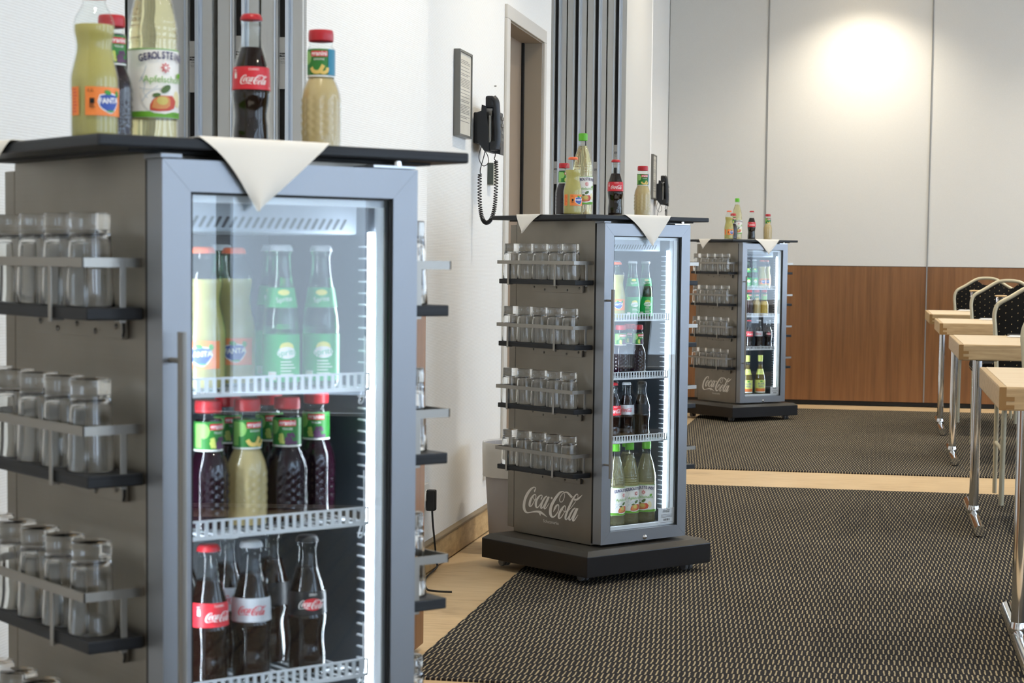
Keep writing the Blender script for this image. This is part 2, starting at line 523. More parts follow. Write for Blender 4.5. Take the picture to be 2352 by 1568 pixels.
# ------------------------------------------------------------------ room
def build_room():
    AL, AF = -1.47, -1.54      # face of the left wall (near bays / far bay)
    mb = MB().box(-4, 8, -6, 15, -0.3, -0.006)
    tag(mb.build('floor', 'tan_floor'), 'tan floor covering showing as strips beside and between the carpets', None, None, 'structure')
    # carpets
    for lab, b0, b1 in [('dark patterned carpet in the foreground under the nearest cooler', -5.4, 3.95),
                        ('dark dashed carpet under the middle cooler and the nearest tables', 4.566, 8.876),
                        ('dark dashed carpet between the tan strip and the wood-panelled wall', 9.595, 13.757)]:
        o = MB().box(-1.155, 4.3, b0, b1, -0.006, 0.0).build('carpet', 'carpet')
        tag(o, lab, 'carpet')
    # left wall
    w = MB()
    T = -1.66
    w.box(T, AL, -6, 3.575, 0, 3.2)
    w.box(T, AL, 4.93, 7.546, 0, 3.2)
    w.box(T, AL, 8.35, 8.577, 0, 3.2)
    w.box(T, AL, 7.546, 8.35, 2.011, 3.2)
    w.box(-1.76, AF, 10.04, 14.3, 0, 3.2)
    w.box(-1.76, T, 3.5, 10.1, 0, 3.2)
    w.box(T, -1.21, 4.9, 4.93, 0, 3.2)
    w.box(T, -1.21, 10.0, 10.04, 0, 3.2)
    tag(w.build('wall_left', 'wallpaper'), kind='structure')
    # skirting
    for i, (b0, b1, a) in enumerate([(-6, 3.575, AL), (4.93, 7.49, AL), (10.04, 14.2, AF)]):
        s = MB().bbox(a, a + 0.024, b0, b1, 0, 0.086, 0.002).build('baseboard_left', 'skirting_stone')
        tag(s, kind='structure')
        MB().bbox(a, a + 0.027, b0, b1, 0.086, 0.096, 0.003).build('cap_strip', 'skirting_cap', s)
    # door
    d = MB().box(-1.60, -1.56, 7.55, 8.346, 0.004, 2.007).build('door_1', 'door_leaf')
    tag(d, kind='structure')
    MB().bbox(-1.56, -1.548, 8.325, 8.346, 0, 2.007, 0.002).build('dark_gap_strip', 'black_rubber', d)  # black strip painting the dark gap between leaf and jamb
    rv = MB()
    rv.box(-1.60, AL - 0.001, 8.346, 8.3495, 0, 2.011)
    rv.box(-1.60, AL - 0.001, 7.5465, 7.55, 0, 2.011)
    rv.box(-1.60, AL - 0.001, 7.55, 8.346, 2.007, 2.0105)
    rv.build('reveal', 'door_reveal', d)
    ar = MB()
    ar.bbox(AL, AL + 0.012, 8.35, 8.402, 0, 2.0108, 0.003)
    ar.bbox(AL, AL + 0.012, 7.478, 7.546, 0, 2.0108, 0.003)
    ar.bbox(AL, AL + 0.012, 7.478, 8.402, 2.011, 2.066, 0.003)
    tag(ar.build('trim_1', 'architrave'), kind='structure')
    # far wall: movable panels, white above, veneer below
    FB = 14.215
    wb = MB().box(-1.76, 4.6, FB + 0.03, FB + 0.12, 0, 3.2).build('wall_back', 'seal_black')
    tag(wb, kind='structure')
    js = [-1.54, -0.804, 0.38, 1.564, 2.748, 3.932, 4.6]
    for a0, a1 in zip(js[:-1], js[1:]):
        MB().box(a0 + 0.004, a1 - 0.004, FB, FB + 0.03, 1.029, 3.2).build('upper_panel', 'panel_white', wb)
        MB().box(a0 + 0.004, a1 - 0.004, FB, FB + 0.03, 0.030, 1.025).build('veneer_panel', 'veneer', wb)
    for a in js[1:-1]:
        MB().box(a - 0.0045, a + 0.0045, FB - 0.006, FB + 0.03, 0.030, 3.2).build('joint_strip', 'joint_grey', wb)
    MB().box(-1.54, 4.6, FB + 0.004, FB + 0.03, 0.0, 0.028).build('floor_seal', 'black_rubber', wb)
    # pocket covers (white above, veneer below), parallel to the left wall
    for b0, b1, nm in [(3.835, 4.926, 'near'), (8.97, 10.03, 'far')]:
        c = MB().box(-1.205, -1.175, b0, b1, 1.029, 3.2).build('wall_pocket', 'wallpaper' if nm == 'near' else 'white_paint')
        tag(c, kind='structure')
        MB().box(-1.205, -1.175, b0, b1, 0.012, 1.025).build('veneer_panel', 'veneer', c)
    # ceiling, right wall with windows, wall behind the camera
    tag(MB().box(-1.76, 6.8, -6, 14.4, 3.2, 3.3).build('ceiling', 'ceiling_white'), kind='structure')
    tag(MB().box(-1.66, 6.8, -6.1, -6, 0, 3.2).build('wall_front', 'white_paint'), kind='structure')
    R = 4.6
    wr = MB()
    wr.box(R, R + 0.25, -6, 14.4, 0, 0.4)
    wr.box(R, R + 0.25, -6, 14.4, 3.05, 3.2)
    spans = [(-5.8 + 2.85 * k, -5.8 + 2.85 * k + 2.6) for k in range(7)]
    e = [-6] + [x for s in spans for x in s] + [14.4]
    for k in range(0, len(e), 2):
        wr.box(R, R + 0.25, e[k], e[k + 1], 0.4, 3.05)
    wro = tag(wr.build('wall_right', 'white_paint'), kind='structure')
    MB().box(R - 0.02, R - 0.001, -6, 14.2, 0.02, 0.39).build('reflection_darkener', 'liner_dark', wro)  # added unseen board, keeps the cooler doors' reflection dark below the windows
    for i, (b0, b1) in enumerate(spans):
        p = MB().box(R + 0.16, R + 0.18, b0, b1, 0.4, 3.05).build('window_%d' % (i + 1), 'window_sky')
        tag(p, kind='structure')
        f = MB()
        for y in (b0, (b0 + b1) / 2 - 0.03, b1 - 0.06):
            f.box(R + 0.09, R + 0.155, y, y + 0.06, 0.4, 3.05)
        for z in (0.4, 2.98):
            f.box(R + 0.09, R + 0.155, b0, b1, z, z + 0.07)
        f.build('window_frame', 'window_frame', p)
        for s, y0 in ((0, b0 - 0.12), (1, b1 - 0.68)):
            rows = []
            for z in (0.06, 0.9, 1.8, 3.1):
                rows.append([(R - 0.1 + 0.045 * math.sin(k * 0.92 + s + 0.6 * math.sin(k * 0.31)), y0 + 0.80 * k / 90, z) for k in range(91)])
            cu = MB().grid(rows).build('curtain', 'curtain_sheer')
            tag(cu, 'white sheer curtain on the %s side of the %s window from the panelled wall' % (['near', 'far'][s], ['seventh', 'sixth', 'fifth', 'fourth', 'third', 'second', 'first'][i]), 'curtain', 'sheer curtains along the window wall')
    # recessed warm downlights; unseen third row added to brighten the far pocket cover
    dl = None
    for a, b in [(-0.1, 13.72), (2.0, 13.72), (4.1, 13.72)] + [(x, y) for y in (11.6, 9.4, 7.0, 4.4, 1.6, -1.4, -4.2) for x in (-0.45, 1.8, 3.9)]:
        if dl is None:
            root = empty('downlight', (0, 0, 0))
            MB().lathe([(0.045, 0.0), (0.07, 0.0), (0.072, -0.006), (0.05, -0.008), (0.045, 0.0)], 24).build('trim_ring', 'window_frame', root)
            MB().lathe([(0.0, -0.002), (0.045, -0.002)], 24).build('lamp', 'lamp_warm', root)
            dl = tree_of(root)
            o = root
        else:
            o = copy_tree(dl)
        o.location = (a, b, 3.2)
        ROW = {13.72: 'washing the panelled wall', 11.6: 'in the second row', 9.4: 'in the added third row', 7.0: 'in the fourth row', 4.4: 'in the fifth row', 1.6: 'in the sixth row', -1.4: 'in the seventh row', -4.2: 'in the rear row'}
        tag(o, 'warm recessed ceiling downlight %s, %s' % (ROW[b], 'by the telephone wall' if a < 0 else ('mid-room' if a < 3 else 'by the windows')), 'downlight', 'recessed ceiling downlights')
        ld = bpy.data.lights.new('downlight_spot', 'SPOT')
        ld.energy = SPOT_POWER * (1.0 if b > 13 else 1.0)
        ld.color = (1.0, 0.90, 0.74)
        ld.spot_size = math.radians(126 if b > 13 else 130)
        ld.spot_blend = 0.9
        ld.shadow_soft_size = 0.045
        lo = bpy.data.objects.new('downlight_spot', ld)
        COL.objects.link(lo)
        lo.location = (a, b, 3.185)

build_room()

# ------------------------------------------------------------------ lettering
def text_polys(body, size, bold=0.0):
    cu = bpy.data.curves.new('t', 'FONT')
    cu.body = body
    cu.size = size
    cu.offset = bold * size
    cu.align_x = 'CENTER'
    cu.align_y = 'CENTER'
    cu.resolution_u = 3
    ob = bpy.data.objects.new('t', cu)
    COL.objects.link(ob)
    bpy.context.view_layer.update()
    me = bpy.data.meshes.new_from_object(ob.evaluated_get(bpy.context.evaluated_depsgraph_get()))
    vs = [tuple(v.co[:2]) for v in me.vertices]
    fs = [tuple(p.vertices) for p in me.polygons]
    bpy.data.objects.remove(ob)
    bpy.data.curves.remove(cu)
    bpy.data.meshes.remove(me)
    return vs, fs

# script logo, strokes (x, y, width) traced by eye; y down
LOGO = [
 [(645, 405, 20), (648, 360, 46), (676, 305, 30), (660, 262, 30), (610, 262, 44), (540, 305, 62), (460, 400, 76), (390, 520, 82), (342, 650, 80), (318, 800, 80), (328, 920, 78), (372, 998, 62), (430, 1024, 44), (520, 1014, 34), (620, 998, 44), (720, 992, 58), (820, 1012, 74), (900, 1060, 52), (970, 1112, 28), (1028, 1162, 6)],
 [(800, 1030, 60), (812, 1075, 36), (822, 1122, 4)],
 [(655, 470, 26), (605, 505, 46), (545, 590, 62), (505, 690, 70), (490, 790, 64), (505, 838, 40), (558, 808, 34), (610, 720, 26), (650, 640, 22), (684, 560, 22), (682, 495, 24), (655, 470, 26)],
 [(608, 545, 14), (604, 590, 15), (642, 632, 16), (700, 618, 20)],
 [(838, 635, 26), (850, 592, 36), (876, 550, 26), (868, 504, 26), (828, 498, 32), (760, 562, 56), (702, 660, 66), (682, 780, 66), (698, 858, 50), (742, 866, 34), (800, 800, 26), (852, 716, 22)],
 [(1022, 526, 32), (960, 570, 46), (892, 680, 56), (848, 800, 60), (842, 888, 44), (882, 878, 30), (940, 790, 30), (1008, 652, 30), (1052, 548, 24)],
 [(1082, 545, 50), (1020, 680, 60), (952, 830, 60), (946, 904, 44), (986, 893, 28), (1040, 820, 20), (1086, 742, 12)],
 [(1138, 586, 62), (1188, 586, 62)],
 [(1534, 440, 16), (1546, 500, 18), (1530, 600, 20), (1482, 690, 22), (1426, 704, 24), (1400, 650, 24), (1412, 580, 22), (1452, 500, 20), (1510, 440, 20), (1560, 418, 34), (1622, 424, 46), (1690, 484, 58), (1766, 574, 66)],
 [(1534, 412, 22), (1482, 396, 36), (1400, 432, 60), (1312, 540, 76), (1222, 680, 82), (1154, 820, 86), (1124, 960, 84), (1132, 1080, 78), (1176, 1148, 54), (1240, 1138, 40), (1312, 1058, 30), (1360, 960, 24), (1376, 870, 24), (1370, 802, 30), (1340, 784, 36), (1292, 832, 56), (1252, 910, 54), (1210, 1005, 4)],
 [(1542, 816, 30), (1472, 900, 60), (1404, 1020, 64), (1372, 1130, 60), (1386, 1194, 40), (1440, 1168, 30), (1500, 1080, 22), (1552, 990, 20), (1576, 900, 22), (1568, 832, 24), (1540, 814, 28)],
 [(1490, 905, 14), (1496, 950, 14), (1536, 988, 15), (1600, 986, 18)],
 [(1925, 572, 12), (1940, 512, 18), (1920, 472, 20), (1872, 502, 36), (1792, 620, 56), (1692, 830, 60), (1612, 1020, 64), (1574, 1150, 58), (1584, 1226, 40), (1632, 1198, 28), (1690, 1100, 20)],
 [(1660, 962, 14), (1752, 860, 18), (1872, 688, 16)],
 [(1826, 634, 58), (1900, 636, 58), (1972, 588, 48), (2030, 536, 24), (2068, 490, 4)],
 [(1860, 878, 32), (1800, 930, 46), (1732, 1040, 54), (1684, 1160, 54), (1688, 1236, 44), (1732, 1216, 28), (1790, 1110, 28), (1850, 980, 28), (1892, 890, 24)],
 [(1928, 890, 50), (1880, 1010, 56), (1802, 1190, 60), (1798, 1262, 44), (1842, 1236, 28), (1900, 1150, 20), (1942, 1083, 10)],
]

def logo_polys():
    """ribbons in a metric frame: x right, y up, total width 1."""
    vs, fs = [], []
    for st in LOGO:
        p = cr(st, 4)
        n = len(p)
        base = len(vs)
        for i in range(n):
            a, b = p[max(i - 1, 0)], p[min(i + 1, n - 1)]
            dx, dy = b[0] - a[0], b[1] - a[1]
            l = math.hypot(dx, dy) or 1
            nx, ny = -dy / l * p[i][2] / 2, dx / l * p[i][2] / 2
            for s in (1, -1):
                x, y = p[i][0] + s * nx, p[i][1] + s * ny
                vs.append((x * 1.717e-4 + y * 2.12e-6, x * 1.857e-5 - y * 1.1274e-4))
        for i in range(n - 1):
            fs.append((base + 2 * i, base + 2 * i + 1, base + 2 * i + 3, base + 2 * i + 2))
    x0 = min(v[0] for v in vs); x1 = max(v[0] for v in vs)
    y0 = min(v[1] for v in vs); y1 = max(v[1] for v in vs)
    k = 1 / (x1 - x0)
    return [((x - (x0 + x1) / 2) * k, (y - (y0 + y1) / 2) * k) for x, y in vs], fs

LOGO_V, LOGO_F = logo_polys()

def fill(pts, n=8):
    """convex outline filled with upright strips, so that it can bend round a bottle"""
    x0, x1 = min(p[0] for p in pts), max(p[0] for p in pts)
    vs = []
    m = len(pts)
    for k in range(n + 1):
        x = x0 + (x1 - x0) * (0.001 + 0.998 * k / n)
        zs = []
        for i in range(m):
            (ax, az), (bx, bz) = pts[i], pts[(i + 1) % m]
            if (ax - x) * (bx - x) <= 0 and abs(bx - ax) > 1e-12:
                zs.append(az + (bz - az) * (x - ax) / (bx - ax))
        lo, hi = min(zs), max(zs)
        vs += [(x, lo), (x, (lo + hi) / 2), (x, hi)]
    fs = []
    for k in range(n):
        for j in (0, 1):
            fs.append((3 * k + j, 3 * k + 3 + j, 3 * k + 4 + j, 3 * k + 1 + j))
    return vs, fs

def ellipse(cx, cz, rx, rz, n=20, rot=0.0):
    c, s = math.cos(rot), math.sin(rot)
    pts = [(rx * math.cos(2 * PI * k / n), rz * math.sin(2 * PI * k / n)) for k in range(n)]
    return fill([(cx + x * c - z * s, cz + x * s + z * c) for x, z in pts], 10 if rx > .004 else 4)

def rect(x0, x1, z0, z1, n=6):
    vs = [(x0 + (x1 - x0) * k / n, z) for z in (z0, z1) for k in range(n + 1)]
    return vs, [(k, k + 1, n + 2 + k, n + 1 + k) for k in range(n)]

def place(poly, dx, dz, k=1.0, rot=0.0):
    c, s = math.cos(rot), math.sin(rot)
    return [(dx + k * (x * c - z * s), dz + k * (x * s + z * c)) for x, z in poly[0]], poly[1]

def stroke(pts, wd):
    vs, fs = [], []
    for i, (x, z) in enumerate(pts):
        a, b = pts[max(i - 1, 0)], pts[min(i + 1, len(pts) - 1)]
        dx, dz = b[0] - a[0], b[1] - a[1]
        l = math.hypot(dx, dz) or 1
        for s in (1, -1):
            vs.append((x - s * dz / l * wd / 2, z + s * dx / l * wd / 2))
    for i in range(len(pts) - 1):
        fs.append((2 * i, 2 * i + 1, 2 * i + 3, 2 * i + 2))
    return vs, fs

# ------------------------------------------------------------------ bottles
class Kind:
    pass

def rprof(prof, z):
    for (r0, z0), (r1, z1) in zip(prof, prof[1:]):
        if z0 <= z <= z1 and z1 > z0:
            return r0 + (r1 - r0) * (z - z0) / (z1 - z0)
    return prof[-1][0]

def wrap(prof, poly, off):
    """flat label drawing (x along the girth, z up) laid on the bottle; x=0 faces -Y."""
    vs = []
    for x, z in poly[0]:
        r = rprof(prof, z) + off
        a = -PI / 2 + x / r
        vs.append((r * math.cos(a), r * math.sin(a), z))
    return vs, poly[1]

def band(prof, z0, z1, off, x0=None, x1=None, seg=40):
    rm = rprof(prof, (z0 + z1) / 2) + off
    a0, a1 = (-PI, PI) if x0 is None else (x0 / rm, x1 / rm)
    rows = []
    nz = 5
    for i in range(nz):
        z = z0 + (z1 - z0) * i / (nz - 1)
        r = rprof(prof, z) + off
        rows.append([(r * math.cos(-PI / 2 + a0 + (a1 - a0) * k / seg), r * math.sin(-PI / 2 + a0 + (a1 - a0) * k / seg), z) for k in range(seg + 1)])
    return rows

def crown_cap(z0, r, h):
    vs, fs = [], []
    seg = 42
    prof = [(r * 1.03, 0), (r * 0.99, h * 0.45), (r * 0.93, h * 0.8), (r * 0.8, h), (0.0, h)]
    mb = MB()
    n = len(prof)
    for k in range(seg):
        a = 2 * PI * k / seg
        for i, (rr, z) in enumerate(prof):
            q = rr * (1 + (0.035 if (k % 2 and i < 2) else 0.0))
            vs.append((q * math.cos(a), q * math.sin(a), z0 + z))
    for k in range(seg):
        k2 = (k + 1) % seg
        for i in range(n - 1):
            fs.append((k * n + i, k2 * n + i, k2 * n + i + 1, k * n + i + 1))
    return mb.add(vs, fs, True)

def bottle(name, prof, fill, glass, liquid, cap_mb, cap_mat, labels, seg=36, dis=None, k=3):
    """labels: list of (name, band spec, material, [(print name, [polys], material)])"""
    root = empty(name)
    pr = cr(prof, k)
    pr = [(max(r, 0.0), z) for r, z in pr]
    if dis:
        dn = [pr[0]]
        for (r0, z0), (r1, z1) in zip(pr, pr[1:]):
            q = max(1, int(abs(z1 - z0) / 0.0022))
            dn += [(r0 + (r1 - r0) * j / q, z0 + (z1 - z0) * j / q) for j in range(1, q + 1)]
        pr = dn
    MB().lathe(pr, seg, dis=dis).build('glass_body', glass, root)
    inner = [(max(r - 0.0016, 0.0), z + 0.0025 * (1 if i < 4 else 0)) for i, (r, z) in enumerate(pr) if z <= fill]
    inner = [(0.0, 0.004)] + [(r, z) for r, z in inner if z > 0.005] + [(rprof(pr, fill) - 0.0016, fill), (0.0, fill)]
    MB().lathe(inner, seg, dis=(lambda a, z: dis(a, z) if z < fill - 0.004 else 0) if dis else None).build('drink', liquid, root)
    cap_mb.build('cap', cap_mat, root)
    mono = [(r, z) for r, z in pr]
    for nm, (z0, z1, x0, x1), mat, prints in labels:
        lb = MB().grid(band(mono, z0, z1, 0.0006, x0, x1)).build(nm, mat, root)
        for j, (pn, polys, pm) in enumerate(prints):
            mb = MB()
            for poly in polys:
                mb.add(*wrap(mono, poly, 0.00085 + 0.00022 * j))
            mb.build(pn, pm, lb)
    return root

TX = {}
def tx(body, size, bold=0.0):
    if (body, size, bold) not in TX:
        TX[(body, size, bold)] = text_polys(body, size, bold)
    return TX[(body, size, bold)]

LOGO_P = (LOGO_V, LOGO_F)
COLA = [(0, 0), (.020, 0), (.0250, .003), (.0268, .012), (.0262, .030), (.0244, .048), (.0250, .060), (.0270, .072), (.0281, .081), (.0272, .086), (.0265, .090), (.0262, .108), (.0250, .118), (.0208, .134), (.0166, .147), (.0144, .158), (.0131, .170), (.0130, .1775), (.0147, .179), (.0148, .186), (.0130, .188), (.0128, .190)]
FANTA = [(0, 0), (.025, 0), (.0292, .004), (.0304, .012), (.0304, .050), (.0308, .075), (.0292, .088), (.0252, .105), (.0231, .117), (.0236, .127), (.0258, .138), (.0261, .146), (.0243, .156), (.0190, .166), (.0154, .173), (.0143, .178), (.0153, .180), (.0153, .184), (.0138, .186)]
JUICE = [(0, 0), (.023, 0), (.0272, .004), (.0284, .012), (.0285, .060), (.0282, .076), (.0264, .088), (.0222, .099), (.0190, .106), (.0186, .110), (.0186, .146), (.0178, .149), (.0160, .152), (.0165, .156), (.0158, .159), (.0158, .165)]
SPRITZ = [(0, 0), (.025, .000), (.0325, .006), (.034, .014), (.034, .040), (.034, .135), (.034, .150), (.0330, .165), (.0305, .181), (.0262, .200), (.0212, .218), (.0166, .232), (.0141, .242), (.0135, .247), (.0156, .2485), (.0156, .251), (.0126, .253), (.0125, .262)]
LIME = [(0, 0), (.020, 0), (.0242, .003), (.0250, .010), (.0250, .074), (.0259, .081), (.0249, .087), (.0241, .099), (.0216, .111), (.0177, .137), (.0146, .155), (.0132, .170), (.0132, .180), (.0146, .182), (.0146, .187), (.0130, .190)]
TALL = [(0, 0), (.027, 0), (.0335, .004), (.0345, .012), (.0345, .105), (.0335, .118), (.0295, .134), (.0240, .152), (.0190, .172), (.0155, .195), (.0140, .215), (.0136, .235), (.0150, .238), (.0150, .250), (.0130, .254)]

def dimple(a, z):
    if 0.014 < z < 0.088:
        e = min((z - 0.014) / 0.01, (0.088 - z) / 0.014, 1.0)
        ph = PI if int((z / 0.0115)) % 2 else 0.0
        return 0.0013 * e * math.sin(11 * a + ph) * math.sin(z / 0.0115 * PI)
    return 0.0

def ridges(a, z):
    if 0.142 < z < 0.225:
        return 0.0005 * math.sin(z * 2 * PI / 0.0085) + 0.00025 * math.sin(9 * a + z * 160)
    if z < 0.03:
        return 0.0012 * (1 - z / 0.03) * math.sin(5 * a)
    return 0.0

def flute(a, z):
    e = 0.0
    if 0.012 < z < 0.08:
        e = min((z - 0.012) / 0.012, (0.08 - z) / 0.012, 1.0)
    return 0.00045 * e * math.cos(10 * a)

def bars(x0, z0, w, n, dz, h=0.0009):
    return [rect(x0, x0 + w * (0.7 + 0.3 * ((k * 7) % 3) / 2), z0 - k * dz, z0 - k * dz + h, 4) for k in range(n)]

def make_kinds():
    K = {}
    lg = lambda s, dx, dz: place(LOGO_P, dx, dz, s)
    K['cola'] = bottle('cola_bottle', COLA, .147, 'bottle_glass', 'cola_liquid', crown_cap(.1855, .0149, .0085), 'red_cap', [
        ('label', (.0865, .1185, None, None), 'red_label', [
            ('lettering', [lg(.043, .002, .100), tx_at('CLASSIC', .0042, .001, .1145), tx_at('0,2L', .0036, .031, .0895)] + bars(-.031, .113, .006, 2, .003) + [rect(-.0305, -.026, .102, .109, 2)], 'print_white')])], 40, flute)
    K['light'] = bottle('cola_light_bottle', COLA, .150, 'bottle_glass', 'cola_liquid', crown_cap(.1855, .0149, .0085), 'silver_cap', [
        ('label', (.0865, .1185, None, None), 'silver_label', [('lettering', [lg(.042, 0, .102)], 'red_label')])], 40, flute)
    K['zero'] = bottle('cola_zero_bottle', COLA, .150, 'bottle_glass', 'cola_liquid', crown_cap(.1855, .0149, .0085), 'black_label', [
        ('label', (.0865, .1185, None, None), 'black_label', [
            ('red_patch', [ellipse(.002, .101, .0155, .0085)], 'red_label'),
            ('lettering', [lg(.040, .001, .101), tx_at('ZERO', .0045, .002, .1145)], 'print_white')])], 40, flute)
    fprints = [
        ('badge', [fill([(-.008, .0565), (.006, .0600), (.021, .0580), (.0235, .0480), (.019, .0405), (.0145, .0355), (.009, .0330), (.002, .0355), (-.006, .0400), (-.0095, .0480)], 12)], 'print_white'),
        ('badge_blue', [fill([(-.0068, .0555), (.006, .0585), (.0205, .0565), (.0222, .0480), (.018, .0415), (.0138, .0370), (.009, .0345), (.003, .0368), (-.005, .0410), (-.0082, .0480)], 12)], 'blue_print'),
        ('lettering', [place(tx('FANTA', .0094, .03), .0072, .0495, 1.0, 0.06)], 'print_white'),
        ('leaf', [ellipse(.0045, .0600, .0052, .0030, 12, -.2), ellipse(.021, .0590, .0036, .0044, 12, .5), ellipse(.009, .0365, .0062, .0012, 10)], 'leaf_green'),
        ('small_print', [tx_at('0,2L', .0050, -.0185, .0618)] + bars(-.0205, .0440, .008, 3, .0018, .0007) + [rect(-.0195, -.0135, .0455, .0525, 2)], 'print_black')]
    K['lemonade'] = bottle('lemonade_bottle', FANTA, .1475, 'bottle_glass', 'lemonade_liquid', crown_cap(.1815, .0156, .0085), 'orange_cap', [
        ('label', (.0305, .0670, -.025, .034), 'orange_label', fprints),
        ('side_label', (.0305, .0670, -.048, -.034), 'orange_label', [('small_print', bars(-.045, .063, .008, 8, .004, .0012), 'red_label')])], 40)
    def juice_prints(word, fruit):
        base = [('white_foot', [rect(-.05, .05, .1072, .1095, 30)], 'white_label'),
                ('light_patch', [ellipse(-.021, .134, .009, .010, 16), rect(-.034, -.024, .112, .144, 4)], 'juice_light'),
                ('red_box', [rect(-.0125, .0125, .1355, .1435, 8)], 'red_label'),
                ('lettering', [place(tx('granini', .0088, .02), 0, .1397), tx_at(word, .0040, 0, .1315)], 'print_white')]
        return base + fruit
    bfruit = [('teal_side', [rect(.014, .034, .1095, .1465, 6)], 'teal_label'),
              ('fruit', [stroke(cr([(-.012, .120), (-.008, .1145), (-.001, .1135), (.003, .117), (.0065, .1235)], 4), .0055), stroke(cr([(.001, .1145), (.007, .1125), (.012, .1155), (.0125, .120)], 4), .005)], 'banana_yellow')]
    random.seed(9)
    gfruit = [('pale_grapes', [ellipse(-.008 + .006 * random.random() - .003, .1125 + .012 * random.random(), .0024, .0024, 10) for _ in range(12)], 'grape_pale'),
              ('fruit', [ellipse(.004 + .016 * random.random() - .006, .1115 + .014 * random.random(), .0026, .0026, 10) for _ in range(18)], 'grape_purple')]
    jc = lambda: MB().lathe(cr([(.0172, .158), (.0179, .1595), (.0180, .168), (.0172, .1728), (.0150, .1742), (0, .1744)], 3), 32)
    K['banana'] = bottle('banana_juice_bottle', JUICE, .145, 'bottle_glass', 'banana_liquid', jc(), 'red_cap', [('label', (.1070, .1465, None, None), 'juice_green', juice_prints('BANANE', bfruit))], 66, dimple, 4)
    K['grape'] = bottle('grape_juice_bottle', JUICE, .149, 'bottle_glass', 'grape_liquid', jc(), 'red_cap', [('label', (.1070, .1465, None, None), 'juice_green', juice_prints('TRAUBE', gfruit))], 66, dimple, 4)
    K['mango'] = bottle('yellow_juice_bottle', JUICE, .100, 'bottle_glass', 'mango_liquid', jc(), 'red_cap', [('label', (.1070, .1465, None, None), 'juice_light', juice_prints('', bfruit)[1:4])], 44, dimple, 4)
    star = []
    for q in range(8):
        a = q * PI / 4
        star.append(([(0 + .0075 * math.cos(a), .1075 + .0075 * math.sin(a)), (.0043 * math.cos(a + .36), .1075 + .0043 * math.sin(a + .36)), (.0043 * math.cos(a - .36), .1075 + .0043 * math.sin(a - .36))], [(0, 1, 2)]))
    arc = []
    word = 'GEROLSTEINER'
    for i, ch in enumerate(word):
        t = (i - 5.5) / 5.5
        vs_, fs_ = tx(ch, .0132, .03)
        arc.append(place(([(x * .74, z) for x, z in vs_], fs_), t * .0345, .1238 - .0042 * t * t, 1.0, -.22 * t))
    sp_prints = [
        ('green_foot', [rect(-.1, .1, .0405, .0485, 60)], 'green_label'),
        ('green_rim', [rect(-.1, .1, .1318, .1332, 60)], 'green_label'),
        ('white_bowl', [fill([(-.036, .075), (-.030, .055), (-.018, .0465), (.0, .0455), (.020, .0500), (.036, .060), (.036, .075)], 14)], 'white_label'),
        ('splash', [stroke(cr([(-.034, .095), (-.028, .085), (-.030, .074), (-.024, .066)], 4), .0009), stroke(cr([(-.026, .110), (-.030, .098), (-.036, .088)], 4), .0009), stroke(cr([(-.032, .062), (-.022, .074), (-.008, .079), (.004, .078)], 5), .0010), stroke(cr([(-.036, .080), (-.020, .078), (-.010, .083)], 4), .0008)], 'sky_print'),
        ('apple_slice', [ellipse(.022, .066, .0075, .0115, 16, .2)], 'apple_pale'),
        ('apple', [fill([(-.021, .0500), (-.010, .0485), (.006, .0500), (.018, .0545), (.0185, .063), (.012, .0705), (.001, .0700), (-.010, .0700), (-.0175, .064), (-.021, .057)], 12)], 'apple_red'),
        ('apple_blush', [fill([(-.019, .0530), (-.010, .0515), (.002, .0525), (.008, .0570), (.008, .0650), (.004, .0695), (-.010, .0690), (-.0165, .0635)], 10)], 'apple_blush'),
        ('apple_flesh', [ellipse(-.004, .063, .0085, .0058, 18)], 'apple_yellow'),
        ('leaf', [ellipse(.001, .0790, .0085, .0045, 16, .55), ellipse(-.0125, .0705, .0060, .0028, 14, .15)], 'dark_leaf'),
        ('side_leaf', [ellipse(.026, .098, .0055, .0038, 14, .5), place(tx('Apfelschorle', .0130), .002, .0915)], 'green_label'),
        ('sun', star + [ellipse(0, .1075, .0036, .0036, 14)], 'red_label'),
        ('lettering', arc + [place(tx('Gerolsteiner', .0026), .017, .0445)], 'navy_print'),
        ('sun_core', [ellipse(0, .1075, .0024, .0024, 12)], 'white_label')]
    gcap = lambda: MB().lathe([(.0146, .253), (.0150, .2545), (.0150, .274), (.0140, .2775), (0, .2778)], 40, dis=lambda a, z: 0.0003 * math.cos(20 * a) if z < .276 else 0)
    K['spritz'] = bottle('apple_spritzer_bottle', SPRITZ, .236, 'bottle_glass', 'spritzer_liquid', gcap(), 'green_cap', [('label', (.0400, .1335, None, None), 'white_label', sp_prints)], 40, ridges, 5)
    K['lime'] = bottle('lime_soda_bottle', LIME, .150, 'bottle_glass_green', 'clear_liquid', crown_cap(.1860, .0149, .0085), 'silver_cap', [
        ('label', (.0090, .0735, None, None), 'sprite_green', [
            ('fruit', [ellipse(.003, .0560, .0105, .0070, 18)], 'sun_yellow'),
            ('badge', [ellipse(.003, .0485, .0145, .0080, 18)], 'print_white'),
            ('lettering', [place(tx('Sprite', .0125), .003, .0490, 1.0, .12)], 'sprite_green'),
            ('small_print', bars(-.006, .036, .022, 5, .0042, .0013) + [rect(-.024, -.012, .012, .023, 4)], 'white_label')]),
        ('neck_label', (.1095, .1365, None, None), 'sprite_green', [
            ('fruit', [ellipse(0, .1300, .0085, .0040, 16)], 'sun_yellow'),
            ('lettering', [place(tx('Sprite', .0098), 0, .1205, 1.0, .12)], 'print_white')])], 36)
    foil = lambda: MB().lathe(cr([(.0148, .226), (.0160, .236), (.0162, .262), (.0150, .268), (0, .2685)], 3), 28)
